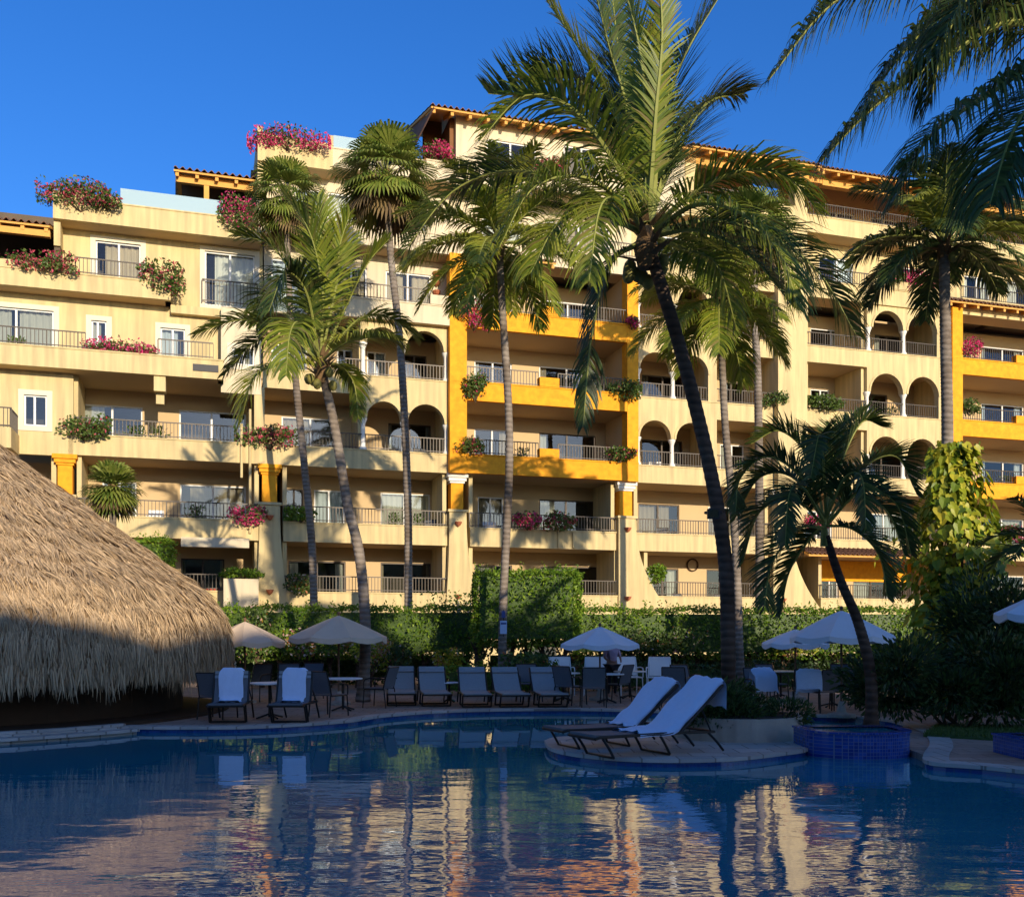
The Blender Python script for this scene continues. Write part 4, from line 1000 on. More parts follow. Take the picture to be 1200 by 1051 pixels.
hedge('low_hedge','low dark hedge behind the grey lounger row at the left',P(520,0,27).x,P(655,0,27).x,26.7,27.2,0.05,.80,leaf='leaf_hedge',dens=220)
# planting behind the chairs: understorey
for i,(px,py,wp,hp,lf,fw,fl,Y,lab) in enumerate([
 (300,745,40,70,'leaf_shrub','flower_mix',.15,29.5,'orange and green shrub half hidden by the left beige parasol'),
 (350,752,36,40,'leaf_hedge','flower_mix',.5,29.4,'white flowering shrub between the two beige parasols'),
 (395,755,34,34,'leaf_hedge','flower_mix',.5,29.4,'white flowering shrub under the larger beige parasol'),
 (437,768,46,46,'leaf_vine','flower_mix',.5,29,'yellow and orange croton right of the left palm trunk'),
 (470,770,30,40,'leaf_dark','flower_mix',.05,28.5,'dark low shrub behind the first grey lounger'),
 (525,775,34,36,'leaf_vine','flower_mix',.25,28,'small yellow green shrub behind the middle loungers'),
 (618,775,60,26,'leaf_shrub','flower_mix',.05,26.4,'low spreading shrub in front of the block hedge'),
 (742,752,60,34,'leaf_dark','flower_mix',.1,29.6,'dark shrub behind the blue parasol'),
 (800,752,60,36,'leaf_shrub','flower_mix',.12,29.6,'shrub with reddish leaves left of the tallest trunk'),
 (930,758,60,26,'leaf_vine','flower_mix',.3,29.6,'orange lit croton under the pair of white parasols'),
 ]):
    shrub('garden_shrub',lab,'shrub',px,py,wp,hp,lf,fw,fl,Y=Y,size=.13,dens=.8,droop=.1,group='garden shrubs behind the sunbathers')
# dry white stemmed shrub near the pier
r=empty('bare_shrub',tuple(V((P(530,0,32.5).x,32.5,0))),0,'pale bare branched frangipani in front of the pier','shrub')
b=MB()
def br(p,d,L,rd,k):
    q=p+d*L; b.tube([p,q],[rd,rd*.7],5)
    if k:
        for _ in range(3):
            dd=(d+V((R.gauss(0,.5),R.gauss(0,.5),R.uniform(-.1,.4)))).normalized(); br(q,dd,L*.72,rd*.65,k-1)
br(V((0,0,0)),V((0,0,1)),1.1,.07,3); b.build('branch',M['coping'],r)
b=MB()
for _ in range(260): leaf_card(b,V((R.gauss(0,.6),R.gauss(0,.4),R.uniform(1.8,3.1))),.15)
b.build('foliage',M['leaf_shrub'],r)

# big leaved vine on the right palm trunk
r=empty('climbing_vine',tuple(V((P(1116,0,22.6).x,22.6,0))),0,'giant yellow green climbing vine wrapped around the right palm trunk','climbing plant')
b=MB(); st=MB()
for i in range(3600):
    z=R.uniform(.2,P(0,520,22.6).z) ; t=z/P(0,520,22.6).z
    rad=1.4*(1-max(0,t-.62)/.38*.62)*R.uniform(.35,1.0)*(1+.2*math.sin(z*2.2)); a=R.uniform(0,2*PI); rad*=1+.28*math.sin(a*3+z*1.7)+.15*math.sin(a*5-z*3.1)
    c=V((math.cos(a)*rad*.85,math.sin(a)*rad*.7,z)); s=R.uniform(.09,.27)
    o=V((math.cos(a),math.sin(a),R.uniform(-.3,.3))).normalized(); dn=(V((0,0,-1))+o*R.uniform(.1,1.0)+V((R.gauss(0,.5),R.gauss(0,.5),R.gauss(0,.3)))).normalized(); w=o.cross(dn).normalized()
    q=[(0,0),(.28,-.12),(.42,.12),(.36,.45),(.16,.8),(0,1.05),(-.16,.8),(-.36,.45),(-.42,.12),(-.28,-.12)]
    mid=c+dn*s*.4-o*.05*s
    n0=len(b.v); b.v.append(tuple(mid)); 
    for x,y in q: b.v.append(tuple(c+w*x*s+dn*y*s-o*abs(x)*s*.25*-1))
    for k in range(len(q)): b.f.append((n0,n0+1+k,n0+1+(k+1)%len(q))); b.mi.append(0)
for k in range(5):
    a=k*1.3; st.tube(smooth_path([(math.cos(a)*.2,math.sin(a)*.2,0),(math.cos(a+1)*.25,math.sin(a+1)*.25,2),(math.cos(a+2)*.2,math.sin(a+2)*.2,4),(math.cos(a)*.15,math.sin(a)*.15,5.5)],14),.03,5)
b.build('foliage',M['leaf_vine'],r); st.build('stem',M['stem'],r)

# dense shrubs at the right
def bush(name,label,c,rx,ry,rz,leaf,n,size,flower=None,cat='shrub'):
    ro=empty(name,(c[0],c[1],0),0,label,cat); b=MB()
    lumps=[(V((R.uniform(-.75,.75)*rx,R.uniform(-.6,.6)*ry,R.uniform(.3,.95)*rz*1.6)),R.uniform(.35,.6)) for _ in range(14)]
    for i in range(n):
        q,s=lumps[R.randrange(14)]; v=V((R.gauss(0,1),R.gauss(0,1),R.gauss(0,1))).normalized()*R.uniform(.6,1.05)
        p=V((q.x+v.x*rx*s,q.y+v.y*ry*s,q.z*.8+v.z*rz*s))
        if p.z<.03: p.z=R.uniform(.03,.4)
        leaf_card(b,p,size*R.uniform(.6,1.3),dirn=(v+V((0,0,R.uniform(-.5,.8)))).normalized(),asp=.38)
    b.build('foliage',M[leaf],ro); t=MB()
    for k in range(7): t.tube([(R.uniform(-.2,.2),R.uniform(-.2,.2),0),(lumps[k][0].x*.6,lumps[k][0].y*.6,lumps[k][0].z*.6)],[.035,.02],5)
    t.build('stem',M['stem'],ro); return ro
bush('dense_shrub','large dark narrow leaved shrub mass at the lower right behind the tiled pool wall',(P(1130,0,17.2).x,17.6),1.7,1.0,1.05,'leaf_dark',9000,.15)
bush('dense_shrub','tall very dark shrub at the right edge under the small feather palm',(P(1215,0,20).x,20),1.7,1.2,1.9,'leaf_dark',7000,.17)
bush('dense_shrub','sunlit small leaved green shrub peeping over the dark shrubs at the right',(P(1165,0,26).x,26),.8,.6,1.6,'leaf_hedge',3200,.13)
bush('dense_shrub','dark green shrub left of the vine column behind the white parasols',(P(1062,0,24).x,24.5),.7,.6,1.0,'leaf_hedge',2400,.13)
# ------------------------------------------------------------------ ground, pool, decks
WZ=-.10
b=MB(); b.box(-400,400,-160,900,-2.2,-1.6); b.build('ground',M['ground'],kind='structure')
b=MB(); b.face([(-60,2.0,WZ),(60,2.0,WZ),(60,30,WZ),(-60,30,WZ)]); b.build('pool_water',M['water'],kind='structure')
def g2(l): return [tuple(G(x,y))[:2] for x,y in l]
def offset(poly,d):
    n=len(poly); out=[]
    area=sum(poly[i][0]*poly[(i+1)%n][1]-poly[(i+1)%n][0]*poly[i][1] for i in range(n)); sg=1 if area>0 else -1
    for i in range(n):
        a,bq,c=poly[i-1],poly[i],poly[(i+1)%n]
        e1=V((bq[0]-a[0],bq[1]-a[1])).normalized(); e2=V((c[0]-bq[0],c[1]-bq[1])).normalized()
        n1=V((-e1.y,e1.x)); n2=V((-e2.y,e2.x)); nn=(n1+n2); nn=nn.normalized() if nn.length>1e-6 else n1
        k=1/max(.5,nn.dot(n1)); out.append((bq[0]+nn.x*d*sg*k,bq[1]+nn.y*d*sg*k))
    return out
def spl(pts,n):
    return [tuple(p)[:2] for p in smooth_path([(x,y,0) for x,y in pts],n)]
far_edge=spl(g2([(-260,852),(60,851),(205,852),(300,851),(400,845),(450,838),(520,833),(600,831),(700,831),(800,834),(900,837),(985,839),(1040,843),(1068,851)]),60)
right_edge=spl(g2([(1068,851),(1086,860),(1092,872),(1085,884),(1092,893),(1165,899),(1290,915),(1500,960)]),26)[1:]
front=far_edge+right_edge
deck_poly=[(-70,far_edge[0][1])]+front+[(60,right_edge[-1][1]),(60,46),(-70,46)]
def slab(name,poly,edge,top='deck'):
    b=MB(); b.prism(poly,-1.6,-.03,0); b.build(name,M['tile_waterline'],kind='structure')
slab('pool_wall',deck_poly,None)
b=MB(); b.prism(offset(deck_poly,.26),-.029,.0,0); b.build('pool_deck',M['deck'],kind='structure')
def coping(poly,name='pool_coping',w=.30,z=.012,closed=True):
    outer=offset(poly,-.03); inner=offset(poly,w); b=MB(); n=len(poly)
    for i in range(n if closed else n-1):
        j=(i+1)%n; o1,o2,i1,i2=outer[i],outer[j],inner[i],inner[j]
        b.face([(*o1,z),(*o2,z),(*i2,z),(*i1,z)]); b.face([(*o1,z),(*o1,z-.05),(*o2,z-.05),(*o2,z)]); b.face([(*i1,z),(*i2,z),(*i2,z-.04),(*i1,z-.04)]); b.face([(*o1,z-.05),(*i1,z-.05),(*i2,z-.05),(*o2,z-.05)])
    return b.build(name,M['coping'],kind='structure')
coping(deck_poly)
# island peninsula
isl=spl(g2([(640,868),(648,877),(680,884),(740,889),(800,890),(860,888),(915,882),(945,877),(957,868),(955,856),(925,849),(860,842),(805,848),(760,857),(700,862),(655,864),(640,868)]),64)[:-1]
b=MB(); b.prism(isl,-1.6,-.03); b.build('island_wall',M['tile_waterline'],kind='structure')
b=MB(); b.prism(offset(isl,.26),-.029,.0); b.build('island_deck',M['coping'],kind='structure')
coping(isl)
# near bank behind the camera
b=MB(); b.box(-60,60,-12,2.3,-1.6,.0); b.build('near_deck',M['deck'],kind='structure')
b=MB(); b.box(-60,-36,2.3,30,-1.6,0); b.build('side_deck',M['deck'],kind='structure')
b=MB(); b.box(36,60,2.3,12,-1.6,-.04); b.build('side_deck',M['deck'],kind='structure')
fp=spl(g2([(990,862),(992,856),(1040,852),(1094,850),(1150,860),(1120,885),(1090,886),(1040,868),(990,862)]),40)[:-1]
b=MB(); b.prism(fp,-1.6,-.005); b.build('palm_bank',M['deck'],kind='structure')
# lawn strip
lp=[tuple(G(x,y))[:2] for x,y in [(1082,863),(1240,872),(1290,858),(1100,850)]]
b=MB(); b.prism(lp,.0,.03); b.build('lawn',M['lawn_base'],kind='structure')
b=MB()
gx0,gx1=min(p[0] for p in lp),max(p[0] for p in lp)
for i in range(5200):
    s,t=R.random(),R.random(); A=V((*lp[0],0)).lerp(V((*lp[1],0)),s); B_=V((*lp[3],0)).lerp(V((*lp[2],0)),s); p=A.lerp(B_,t); p.z=.03
    d=V((R.gauss(0,.3),R.gauss(0,.3),1)).normalized(); b.ribbon([p,p+d*R.uniform(.04,.08)],[.012,.003],V((1,R.gauss(0,.6),0)).normalized())
b.build('grass',M['grass'],kind='stuff')

# raised tiled spa walls in the pool
def spa(label,px0,px1,ytop,ybot,slope=False,dep=1.6):
    y0=G((px0+px1)/2,ybot,WZ).y; Z1=EYE+(HZ-ytop)/F*y0
    x0,x1=(px0-600)/F*y0,(px1-600)/F*y0
    ro=empty('tiled_spa',((x0+x1)/2,y0,WZ),0,label,'spa'); h=(x1-x0)/2; b=MB(); poly=[]
    for i in range(21):
        a=PI+PI*i/20; poly.append((h*math.cos(a),dep*.5*(1+math.sin(a))*1.0))
    poly=poly+[(h,dep),(-h,dep)]
    b.prism(poly,-.8,Z1-WZ); b.build('basin_wall',M['tile_blue'],ro)
    o=offset(poly,-.02); i_=offset(poly,.16); c=MB(); n=len(poly); z=Z1-WZ+.03
    for k in range(n):
        j=(k+1)%n; c.face([(*o[k],z),(*o[j],z),(*i_[j],z),(*i_[k],z)]); c.face([(*o[k],z-.03),(*o[j],z-.03),(*o[j],z),(*o[k],z)])
    c.build('rim',M['tile_blue'],ro)
    w=MB(); w.face([(x,y,z-.025) for x,y in i_]); w.build('spa_water',M['water'],ro); return ro
spa('round raised blue mosaic spa with still water beside the lawn corner',957,1083,861,890,dep=1.15)
spa('raised blue mosaic pool wall cut off by the right edge of the photo',1236,1420,876,908,dep=1.6)

# planter around the tallest palm
pc=P(868,0,16.0); 
ro=empty('island_planter',(pc.x,16.2,0),0,'low curved stone planter with dark shrub behind the two loungers','planter')
b=MB(); poly=[(1.05*math.cos(2*PI*i/28),.95*math.sin(2*PI*i/28)) for i in range(28)]
b.prism(poly,-.03,.36); b.build('planter_wall',M['planter_stone'],ro)
b=MB(); b.prism([(x*.9,y*.9) for x,y in poly],.35,.38); b.build('soil',M['soil_dark'],ro)
bush('island_shrub','dark dense low shrub filling the island planter around the tallest trunk',(pc.x+.05,16.2),1.05,.85,.62,'leaf_dark',9500,.10)

# ------------------------------------------------------------------ thatched hut
HC=V((-12,21.0,0))
ro=empty('thatched_hut',tuple(HC),0,'big round thatched palm roof over a swim up bar at the left','hut')
prof=[(.05,6.35),(1.04,5.55),(4.55,2.95),(5.05,2.62),(5.42,2.20),(5.62,1.75),(5.68,1.35),(5.60,1.02)]
b=MB(); b.lathe([(r,z) for r,z in prof]+[(5.35,1.02),(5.1,1.4),(4.0,2.3),(.3,5.3)],n=72); roof=b.build('thatch_roof',M['thatch_base'],ro)
b=MB()
# cumulative profile
seg=[]; tot=0
for i in range(len(prof)-1):
    a,c=prof[i],prof[i+1]; l=math.hypot(c[0]-a[0],c[1]-a[1]); seg.append((tot,l,a,c)); tot+=l
def pp(s):
    for (t0,l,a,c) in seg:
        if s<=t0+l or (t0,l,a,c)==seg[-1]:
            f=(s-t0)/l; return a[0]+(c[0]-a[0])*f,a[1]+(c[1]-a[1])*f,V((c[0]-a[0],0,c[1]-a[1])).normalized()
nst=0
while nst<76000:
  s0=R.uniform(.3,tot); r_,z_,T_=pp(s0)
  if R.random()>r_/6.1: continue
  a0=R.uniform(-PI*.78,PI*.28)   # the side turned to the pool
  lay0=R.uniform(0,.05)+.09*((s0*1.7+.2*math.sin(a0*13))%1); lean=R.gauss(0,.30); L0=R.uniform(.2,.42)
  for _ in range(12):
    s=min(tot,max(.3,s0+R.gauss(0,.05))); r,z,T=pp(s); a=a0+R.gauss(0,.045)/max(r,.5); nst+=1
    ca,sa=math.cos(a),math.sin(a); rad=V((ca,sa,0)); tang=V((-sa,ca,0)); dn=V((ca*T.x,sa*T.x,T.z)); nr=V((ca*-T.z,sa*-T.z,T.x))
    L=L0*R.uniform(.7,1.2); lay=lay0+R.uniform(0,.03)
    p=V((ca*r,sa*r,z))+nr*lay; d=(dn+tang*(lean+R.gauss(0,.10))+nr*R.gauss(.03,.08)).normalized(); 
    if s>tot-.9: d=(d+V((0,0,-.5))).normalized()
    wv=(tang*1+nr*R.gauss(0,.5)).normalized()
    b.ribbon([p,p+d*L*.6,p+d*L+V((0,0,-.02))],[.017,.014,.004],wv)
for i in range(9000):   # ragged hanging fringe
    a=R.uniform(-PI*.78,PI*.28); ca,sa=math.cos(a),math.sin(a); r=R.uniform(5.35,5.82); p=V((ca*r,sa*r,R.uniform(.95,1.3)))
    d=V((R.gauss(0,.12),R.gauss(0,.12),-1)).normalized(); L=R.uniform(.15,.42)*(1+.3*math.sin(a*40)+.25*math.sin(a*17)); b.ribbon([p,p+d*L*.6,p+d*L],[.022,.018,.004],V((-sa,ca,R.gauss(0,.3))).normalized())
o=b.build('thatch_straw',M['thatch'],ro)
for a in (-150,-115,-80,-45,-10,30,90,150):
    q=MB(); q.tube([(4.0*math.cos(math.radians(a)),4.0*math.sin(math.radians(a)),-.5),(4.0*math.cos(math.radians(a)),4.0*math.sin(math.radians(a)),2.2)],.12,10); q.build('post',M['timber_dark_shade'],ro)
b=MB(); b.lathe([(.1,.06),(5.72,.06),(5.72,-.1)],n=72); b.build('bar_floor_shade',M['timber_dark_shade'],ro)  # dark floor colour stands in for the deep shade under the thatch
b=MB(); n=44; sec=[(6.3,-1.2),(6.3,-.05),(6.38,-.05),(6.38,.0),(6.08,.0),(6.08,.03),(5.98,.03),(5.98,.07),(5.80,.07),(5.74,-.2)]
for i in range(n):
    a,c_=[math.radians(-172+(172-33)*(i+q)/n) for q in (0,1)]
    for j in range(len(sec)-1):
        (r0,z0),(r1,z1)=sec[j],sec[j+1]
        b.face([(r0*math.cos(a),r0*math.sin(a),z0),(r0*math.cos(c_),r0*math.sin(c_),z0),(r1*math.cos(c_),r1*math.sin(c_),z1),(r1*math.cos(a),r1*math.sin(a),z1)])
b.build('platform_curb',M['coping'],ro)
b=MB(); b.lathe([(4.7,-.03),(4.7,.75),(4.4,.75)],n=48); b.build('bar_counter',M['timber_dark_shade'],ro)
b=MB(); b.lathe([(4.2,.76),(4.2,.82),(4.9,.82),(4.9,.77),(4.2,.76)],n=48); b.build('counter_top',M['pole_wood'],ro)
b=MB(); b.lathe([(2.2,-.03),(2.2,2.6)],n=32); b.build('back_bar',M['timber_dark_shade'],ro)

# ------------------------------------------------------------------ furniture
def umbrella(label,px,py_top,px_half,py_edge,Y,canvas,rz=.3,open_=True):
    top=EYE+(HZ-py_top)/F*Y; edge=EYE+(HZ-py_edge)/F*Y; r=px_half/F*Y; x=(px-600)/F*Y
    ro=empty('parasol',(x,Y,0),rz,label,'parasol','parasols on the pool deck'); b=MB(); n=8; rings=5; NS=4
    b.v.append((0,0,top)); 
    tot=n*NS
    for j in range(1,rings+1):
        t=j/rings
        for k in range(tot):
            a=2*PI*k/tot; w=(k%NS)/NS; sag=math.sin(PI*w)
            rr=r*t*(1-.045*sag); z=top-(top-edge)*(t**1.12)-.05*sag*t
            b.v.append((rr*math.cos(a),rr*math.sin(a),z))
    for k in range(tot): b.f.append((0,1+k,1+(k+1)%tot)); b.mi.append(0)
    for j in range(rings-1):
        for k in range(tot):
            a=1+j*tot; k2=(k+1)%tot; b.f.append((a+k,a+tot+k,a+tot+k2,a+k2)); b.mi.append(0)
    base=1+(rings-1)*tot; n0=len(b.v)
    for k in range(tot):
        x_,y_,z_=b.v[base+k]; b.v.append((x_*1.005,y_*1.005,z_-.10-.02*math.sin(PI*(k%NS)/NS)))
    for k in range(tot): b.f.append((base+k,n0+k,n0+(k+1)%tot,base+(k+1)%tot)); b.mi.append(0)
    b.build('canopy',M[canvas],ro)
    q=MB(); q.tube([(0,0,0),(0,0,top+.06)],.024,10); q.lathe([(.03,0),(.045,.03),(.02,.07)],(0,0,top+.02),8); q.build('pole',M['pole_wood'],ro)
    q=MB()
    for k in range(n):
        a=2*PI*k/n; ex=V((r*.97*math.cos(a),r*.97*math.sin(a),edge-.01)); q.tube([(0,0,top-.05),tuple(V((0,0,top-.05)).lerp(ex,.5)+V((0,0,.02))),tuple(ex)],.011,4)
        m_=V((0,0,top-.05)).lerp(ex,.5); q.tube([(0,0,edge-.15),tuple(m_)],.009,4)
    q.build('rib',M['pole_wood'],ro)
    q=MB(); q.lathe([(.28,0),(.28,.06),(.10,.10),(.05,.32),(.03,.32)],n=16); q.build('base',M['planter_stone'],ro)
    return ro
umbrella('beige parasol partly hidden behind the edge of the thatch',287,728,46,751,24,'canvas_beige',.2)
umbrella('wide beige parasol between the thatch and the left palm trunk',397,721,58,746,23.5,'canvas_beige',.4)
umbrella('pale blue grey parasol over the dining tables left of the tallest trunk',703,734,48,754,25,'canvas_blue',.3)
umbrella('large white parasol behind the short dark palm',986,715,60,745,20,'canvas_blue',.25)
umbrella('smaller white parasol peeking out behind the large white one',932,737,38,753,25.5,'canvas_blue',.5)
umbrella('white parasol cut off by the right edge above the dark shrubs',1222,694,52,718,16,'canvas_blue',.3)

def lounger(name='sun_lounger',sling='sling',back_ang=48,flat=1.42,bl=.86,label='',group=None,seat_h=.31):
    ro=empty(name,(0,0,0),0,label,'lounger',group); h=seat_h
    ca,sa=math.cos(math.radians(back_ang)),math.sin(math.radians(back_ang)); w=.33
    # local: foot at x=0, head at x=flat+bl*ca ; y across
    b=MB()
    for s in (-1,1):
        y=s*w
        b.tube([(0,y,h-.02),(.08,y,h+.0),(flat,y,h)],.022,6); b.tube([(flat,y,h),(flat+bl*ca,y,h+bl*sa)],.02,6)
        b.tube([(flat,y,h),(flat+.62,y,h-.015)],.02,6)
    b.tube([(0,-w,h-.02),(0,w,h-.02)],.02,6); b.tube([(flat+bl*ca,-w,h+bl*sa),(flat+bl*ca,w,h+bl*sa)],.02,6); b.tube([(flat+.62,-w,h-.015),(flat+.62,w,h-.015)],.018,6)
    b.build('frame',M['lounger_frame'],ro)
    q=MB(); T=.035
    def strip(x0,z0,x1,z1,n):
        nx,nz=-(z1-z0),(x1-x0); l=math.hypot(nx,nz); nx/=l; nz/=l
        for i in range(n):
            f0,f1=i/n,(i+1)/n
            for (o,fl) in ((0,0),(T,1)):
                sag0=-.025*math.sin(PI*f0) ; sag1=-.025*math.sin(PI*f1)
                a=(x0+(x1-x0)*f0+nx*(o+sag0),z0+(z1-z0)*f0+nz*(o+sag0)); c=(x0+(x1-x0)*f1+nx*(o+sag1),z0+(z1-z0)*f1+nz*(o+sag1))
                pts=[(a[0],-w+.02,a[1]),(c[0],-w+.02,c[1]),(c[0],w-.02,c[1]),(a[0],w-.02,a[1])]
                q.face(pts if fl else pts[::-1])
                if fl:
                    for yy in (-w+.02,w-.02): q.face([(a[0],yy,a[1]),(c[0],yy,c[1]),(c[0]-nx*T,yy,c[1]-nz*T),(a[0]-nx*T,yy,a[1]-nz*T)])
        for (x,z) in ((x0,z0),(x1,z1)): q.face([(x,-w+.02,z),(x,w-.02,z),(x+nx*T,w-.02,z+nz*T),(x+nx*T,-w+.02,z+nz*T)])
    strip(.0,h,flat,h,8); q.build('seat',M[sling],ro)
    q=MB(); strip(flat+.01,h+.01,flat+bl*ca,h+bl*sa,6); q.build('backrest',M[sling],ro)
    q=MB(); strip(flat+bl*ca*.72,h+bl*sa*.72+.04,flat+bl*ca*.95,h+bl*sa*.95+.04,2); q.build('headrest',M['sling_pale'],ro)
    for xa,xb in ((.12,.30),(flat-.35,flat-.18),(flat+.5,flat+.78)):
        for s in (-1,1):
            y=s*w; l=MB(); l.tube(smooth_path([(xa,y,h-.02),(xa+(xb-xa)*.55,y,h*.5),(xb,y,.02)],6),.019,6); l.build('leg',M['lounger_frame'],ro)
    l=MB(); l.tube([(.30,-w,.02),(.30,w,.02)],.017,6); l.build('stretcher',M['lounger_frame'],ro)
    l=MB(); l.tube([(flat-.18,-w,.02),(flat-.18,w,.02)],.017,6); l.build('stretcher',M['lounger_frame'],ro)
    l=MB(); l.tube([(flat+.5*bl*ca,-w,h+.5*bl*sa),(flat+.55,-w,h-.01)],.013,5); l.build('back_support',M['lounger_frame'],ro)
    l=MB(); l.tube([(flat+.5*bl*ca,w,h+.5*bl*sa),(flat+.55,w,h-.01)],.013,5); l.build('back_support',M['lounger_frame'],ro)
    return ro
def towel(label,loc,rz,prof,w,wig=.028,drape=0):
    # prof: list of (x,z) along the furniture; thin cloth following it
    ro=None; b=MB(); pts=smooth_path([(x,0,z) for x,z in prof],22); NY=9
    rows=[]
    for i,p in enumerate(pts):
        row=[]
        for j in range(NY):
            f=j/(NY-1); y=-w/2+w*f+.01*math.sin(i*.7); z=p.z+wig*math.sin(i*1.1+j*.9)*math.sin(j*1.7)+ (-.05 if j in (0,NY-1) else 0)
            row.append((p.x+.006*math.sin(j*2.1+i*.6),y,z))
        rows.append(row)
    for t in (0,.03):
        for i in range(len(rows)-1):
            for j in range(NY-1):
                q=[rows[i][j],rows[i+1][j],rows[i+1][j+1],rows[i][j+1]]; q=[(a,bb,c-t) for a,bb,c in q]
                b.face(q if t==0 else q[::-1])
    o=b.build('towel',M['towel'],None,True); o.location=loc; o.rotation_euler=(0,0,rz); tag(o,label,'towel','towels laid over the loungers and chairs')
    # weld so that shading is smooth
    return o
def weld(o,d=.0005):
    import bmesh
    bm=bmesh.new(); bm.from_mesh(o.data); bmesh.ops.remove_doubles(bm,verts=bm.verts,dist=d); bm.to_mesh(o.data); bm.free()
def yaw(o,x,y,rz): o.location=(x,y,0); o.rotation_euler=(0,0,rz)
LG='sun loungers around the pool'
# two on the island, heads to the right
l1=lounger(label='nearer island lounger with a blue towel over its raised back',back_ang=40,flat=1.42,bl=1.0,group=LG)
q=G(668,878); yaw(l1,q.x+.10,13.35,.50)
l2=copy_tree(l1,(P(646,0,14.95).x,14.45,0),.46,'farther island lounger with a blue towel, its empty foot end pointing left'); l2.scale=(.92,.95,.95)
ca,sa=math.cos(math.radians(40)),math.sin(math.radians(40)); h=.31
f_=1.42
tp_=[(.72,h+.045),(.95,h+.055),(1.15,h+.05),(f_-.08,h+.085),(f_+.12*ca-.03,h+.13+.12*sa),(f_+.35*ca-.04,h+.10+.35*sa),(f_+.65*ca-.05,h+.10+.65*sa),(f_+.98*ca-.04,h+.12+.98*sa),(f_+1.06*ca,h+.04+1.02*sa),(f_+1.08*ca,h-.12+.98*sa),(f_+1.06*ca,h-.24+.95*sa)]
t=towel('pale blue towel draped over the nearer island lounger',tuple(l1.location),.50,tp_,.72); weld(t)
t=towel('pale blue towel draped over the farther island lounger',tuple(l2.location),.46,[(x,z) for x,z in tp_[2:]],.68); t.scale=(.92,.95,.95); weld(t)
# row of grey loungers, feet to the pool
lr=lounger(label='',back_ang=42,flat=1.25,bl=.80,sling='sling_pale',group=LG)
row=[(467,'grey lounger furthest left in the row, beside the left palm trunk'),(507,'second grey lounger from the left in the row by the pool edge'),(552,'grey lounger in the middle of the row, beside the turquoise topped table'),(595,'grey lounger second from the right end of the row'),(638,'grey lounger at the right end of the row by the dining chairs')]
for i,(px,lab) in enumerate(row):
    Yb=22.9-.2*i if i<2 else 22.4; x=(px-600)/F*(Yb+.9); o=lr if i==0 else copy_tree(lr)
    o['label']=lab; o.location=(x+.2,Yb-.2,0); o.rotation_euler=(0,0,PI/2+.12+.04*(i%2))
# two end on loungers with blue towels near the hut
for i,(px,Yb,lab,tl) in enumerate([(276,18.2,'dark lounger next to the thatch, blue towel folded on its upright back','blue towel over the lounger next to the thatch'),(344,18.2,'dark upright lounger with a blue towel under the beige parasol','blue towel over the lounger under the wide beige parasol')]):
    if i==0: c0=lounger(label=lab,back_ang=72,flat=.62,bl=.62,sling='sling',group=LG,seat_h=.36); o=c0
    else: o=copy_tree(c0,label=lab)
    x=(px-600)/F*19.0; rz=PI/2+(.12 if i==0 else -.02); o.location=(x,Yb+.1,0); o.rotation_euler=(0,0,rz)
    ca2,sa2=math.cos(math.radians(72)),math.sin(math.radians(72))
    tp2=[(.40,.42),(.60,.43),(.62+.25*ca2-.04,.40+.25*sa2),(.62+.5*ca2-.05,.42+.5*sa2),(.62+.64*ca2-.03,.42+.64*sa2),(.62+.66*ca2+.06,.38+.64*sa2),(.62+.55*ca2+.09,.36+.45*sa2)]
    t=towel(tl,tuple(o.location),rz,tp2,.46,wig=.006); weld(t)

def chair(name='patio_chair',label='',fab='sling',fr='lounger_frame',group=None,cat='chair'):
    ro=empty(name,(0,0,0),0,label,cat,group)   # faces -y, back at +y
    b=MB()
    for s in (-1,1):
        b.tube(smooth_path([(s*.27,.22,.44),(s*.27,.28,.7),(s*.26,.36,.92)],6),.015,6); b.tube(smooth_path([(s*.28,.30,.66),(s*.30,.0,.68),(s*.29,-.24,.64),(s*.28,-.27,.44)],8),.015,6); b.tube([(s*.27,-.26,.43),(s*.27,.24,.43)],.015,6)
    b.tube([(-.26,.36,.92),(.26,.36,.92)],.015,6); b.build('frame',M[fr],ro)
    q=MB(); q.box(-.255,.255,-.26,.22,.43,.455); q.build('seat',M[fab],ro)
    q=MB(); n=5
    for i in range(n):
        z0,z1=.47+.44*i/n,.47+.44*(i+1)/n; y0,y1=.225+.13*(i/n)**1.3,.225+.13*((i+1)/n)**1.3
        for o_,f in ((0,1),(.02,-1)):
            p=[(-.25,y0+o_,z0),(.25,y0+o_,z0),(.25,y1+o_,z1),(-.25,y1+o_,z1)]; q.face(p if f>0 else p[::-1])
        for s in (-.25,.25): q.face([(s,y0,z0),(s,y0+.02,z0),(s,y1+.02,z1),(s,y1,z1)])
    q.build('backrest',M[fab],ro)
    for sx in (-1,1):
        for sy in (-1,1):
            l=MB(); l.tube([(sx*.27,sy*.25-.01,.43),(sx*.28,sy*.29,.0)],.015,6); l.build('leg',M[fr],ro)
    return ro
def table(label,r=.42,h=.72,top='white_plastic',group=None):
    ro=empty('round_table',(0,0,0),0,label,'table',group); b=MB(); b.lathe([(.01,h-.03),(r,h-.03),(r+.01,h-.015),(r,h),(.01,h)],n=24); b.build('tabletop',M[top],ro)
    b=MB(); b.tube([(0,0,.03),(0,0,h-.03)],.03,8); b.build('pedestal',M['lounger_frame'],ro)
    for k in range(4):
        a=PI/4+k*PI/2; b=MB(); b.tube([(0,0,.10),(r*.7*math.cos(a),r*.7*math.sin(a),.02)],.02,6); b.build('leg',M['lounger_frame'],ro)
    return ro
CG='dark patio chairs on the pool deck'
ch=chair(group=CG)
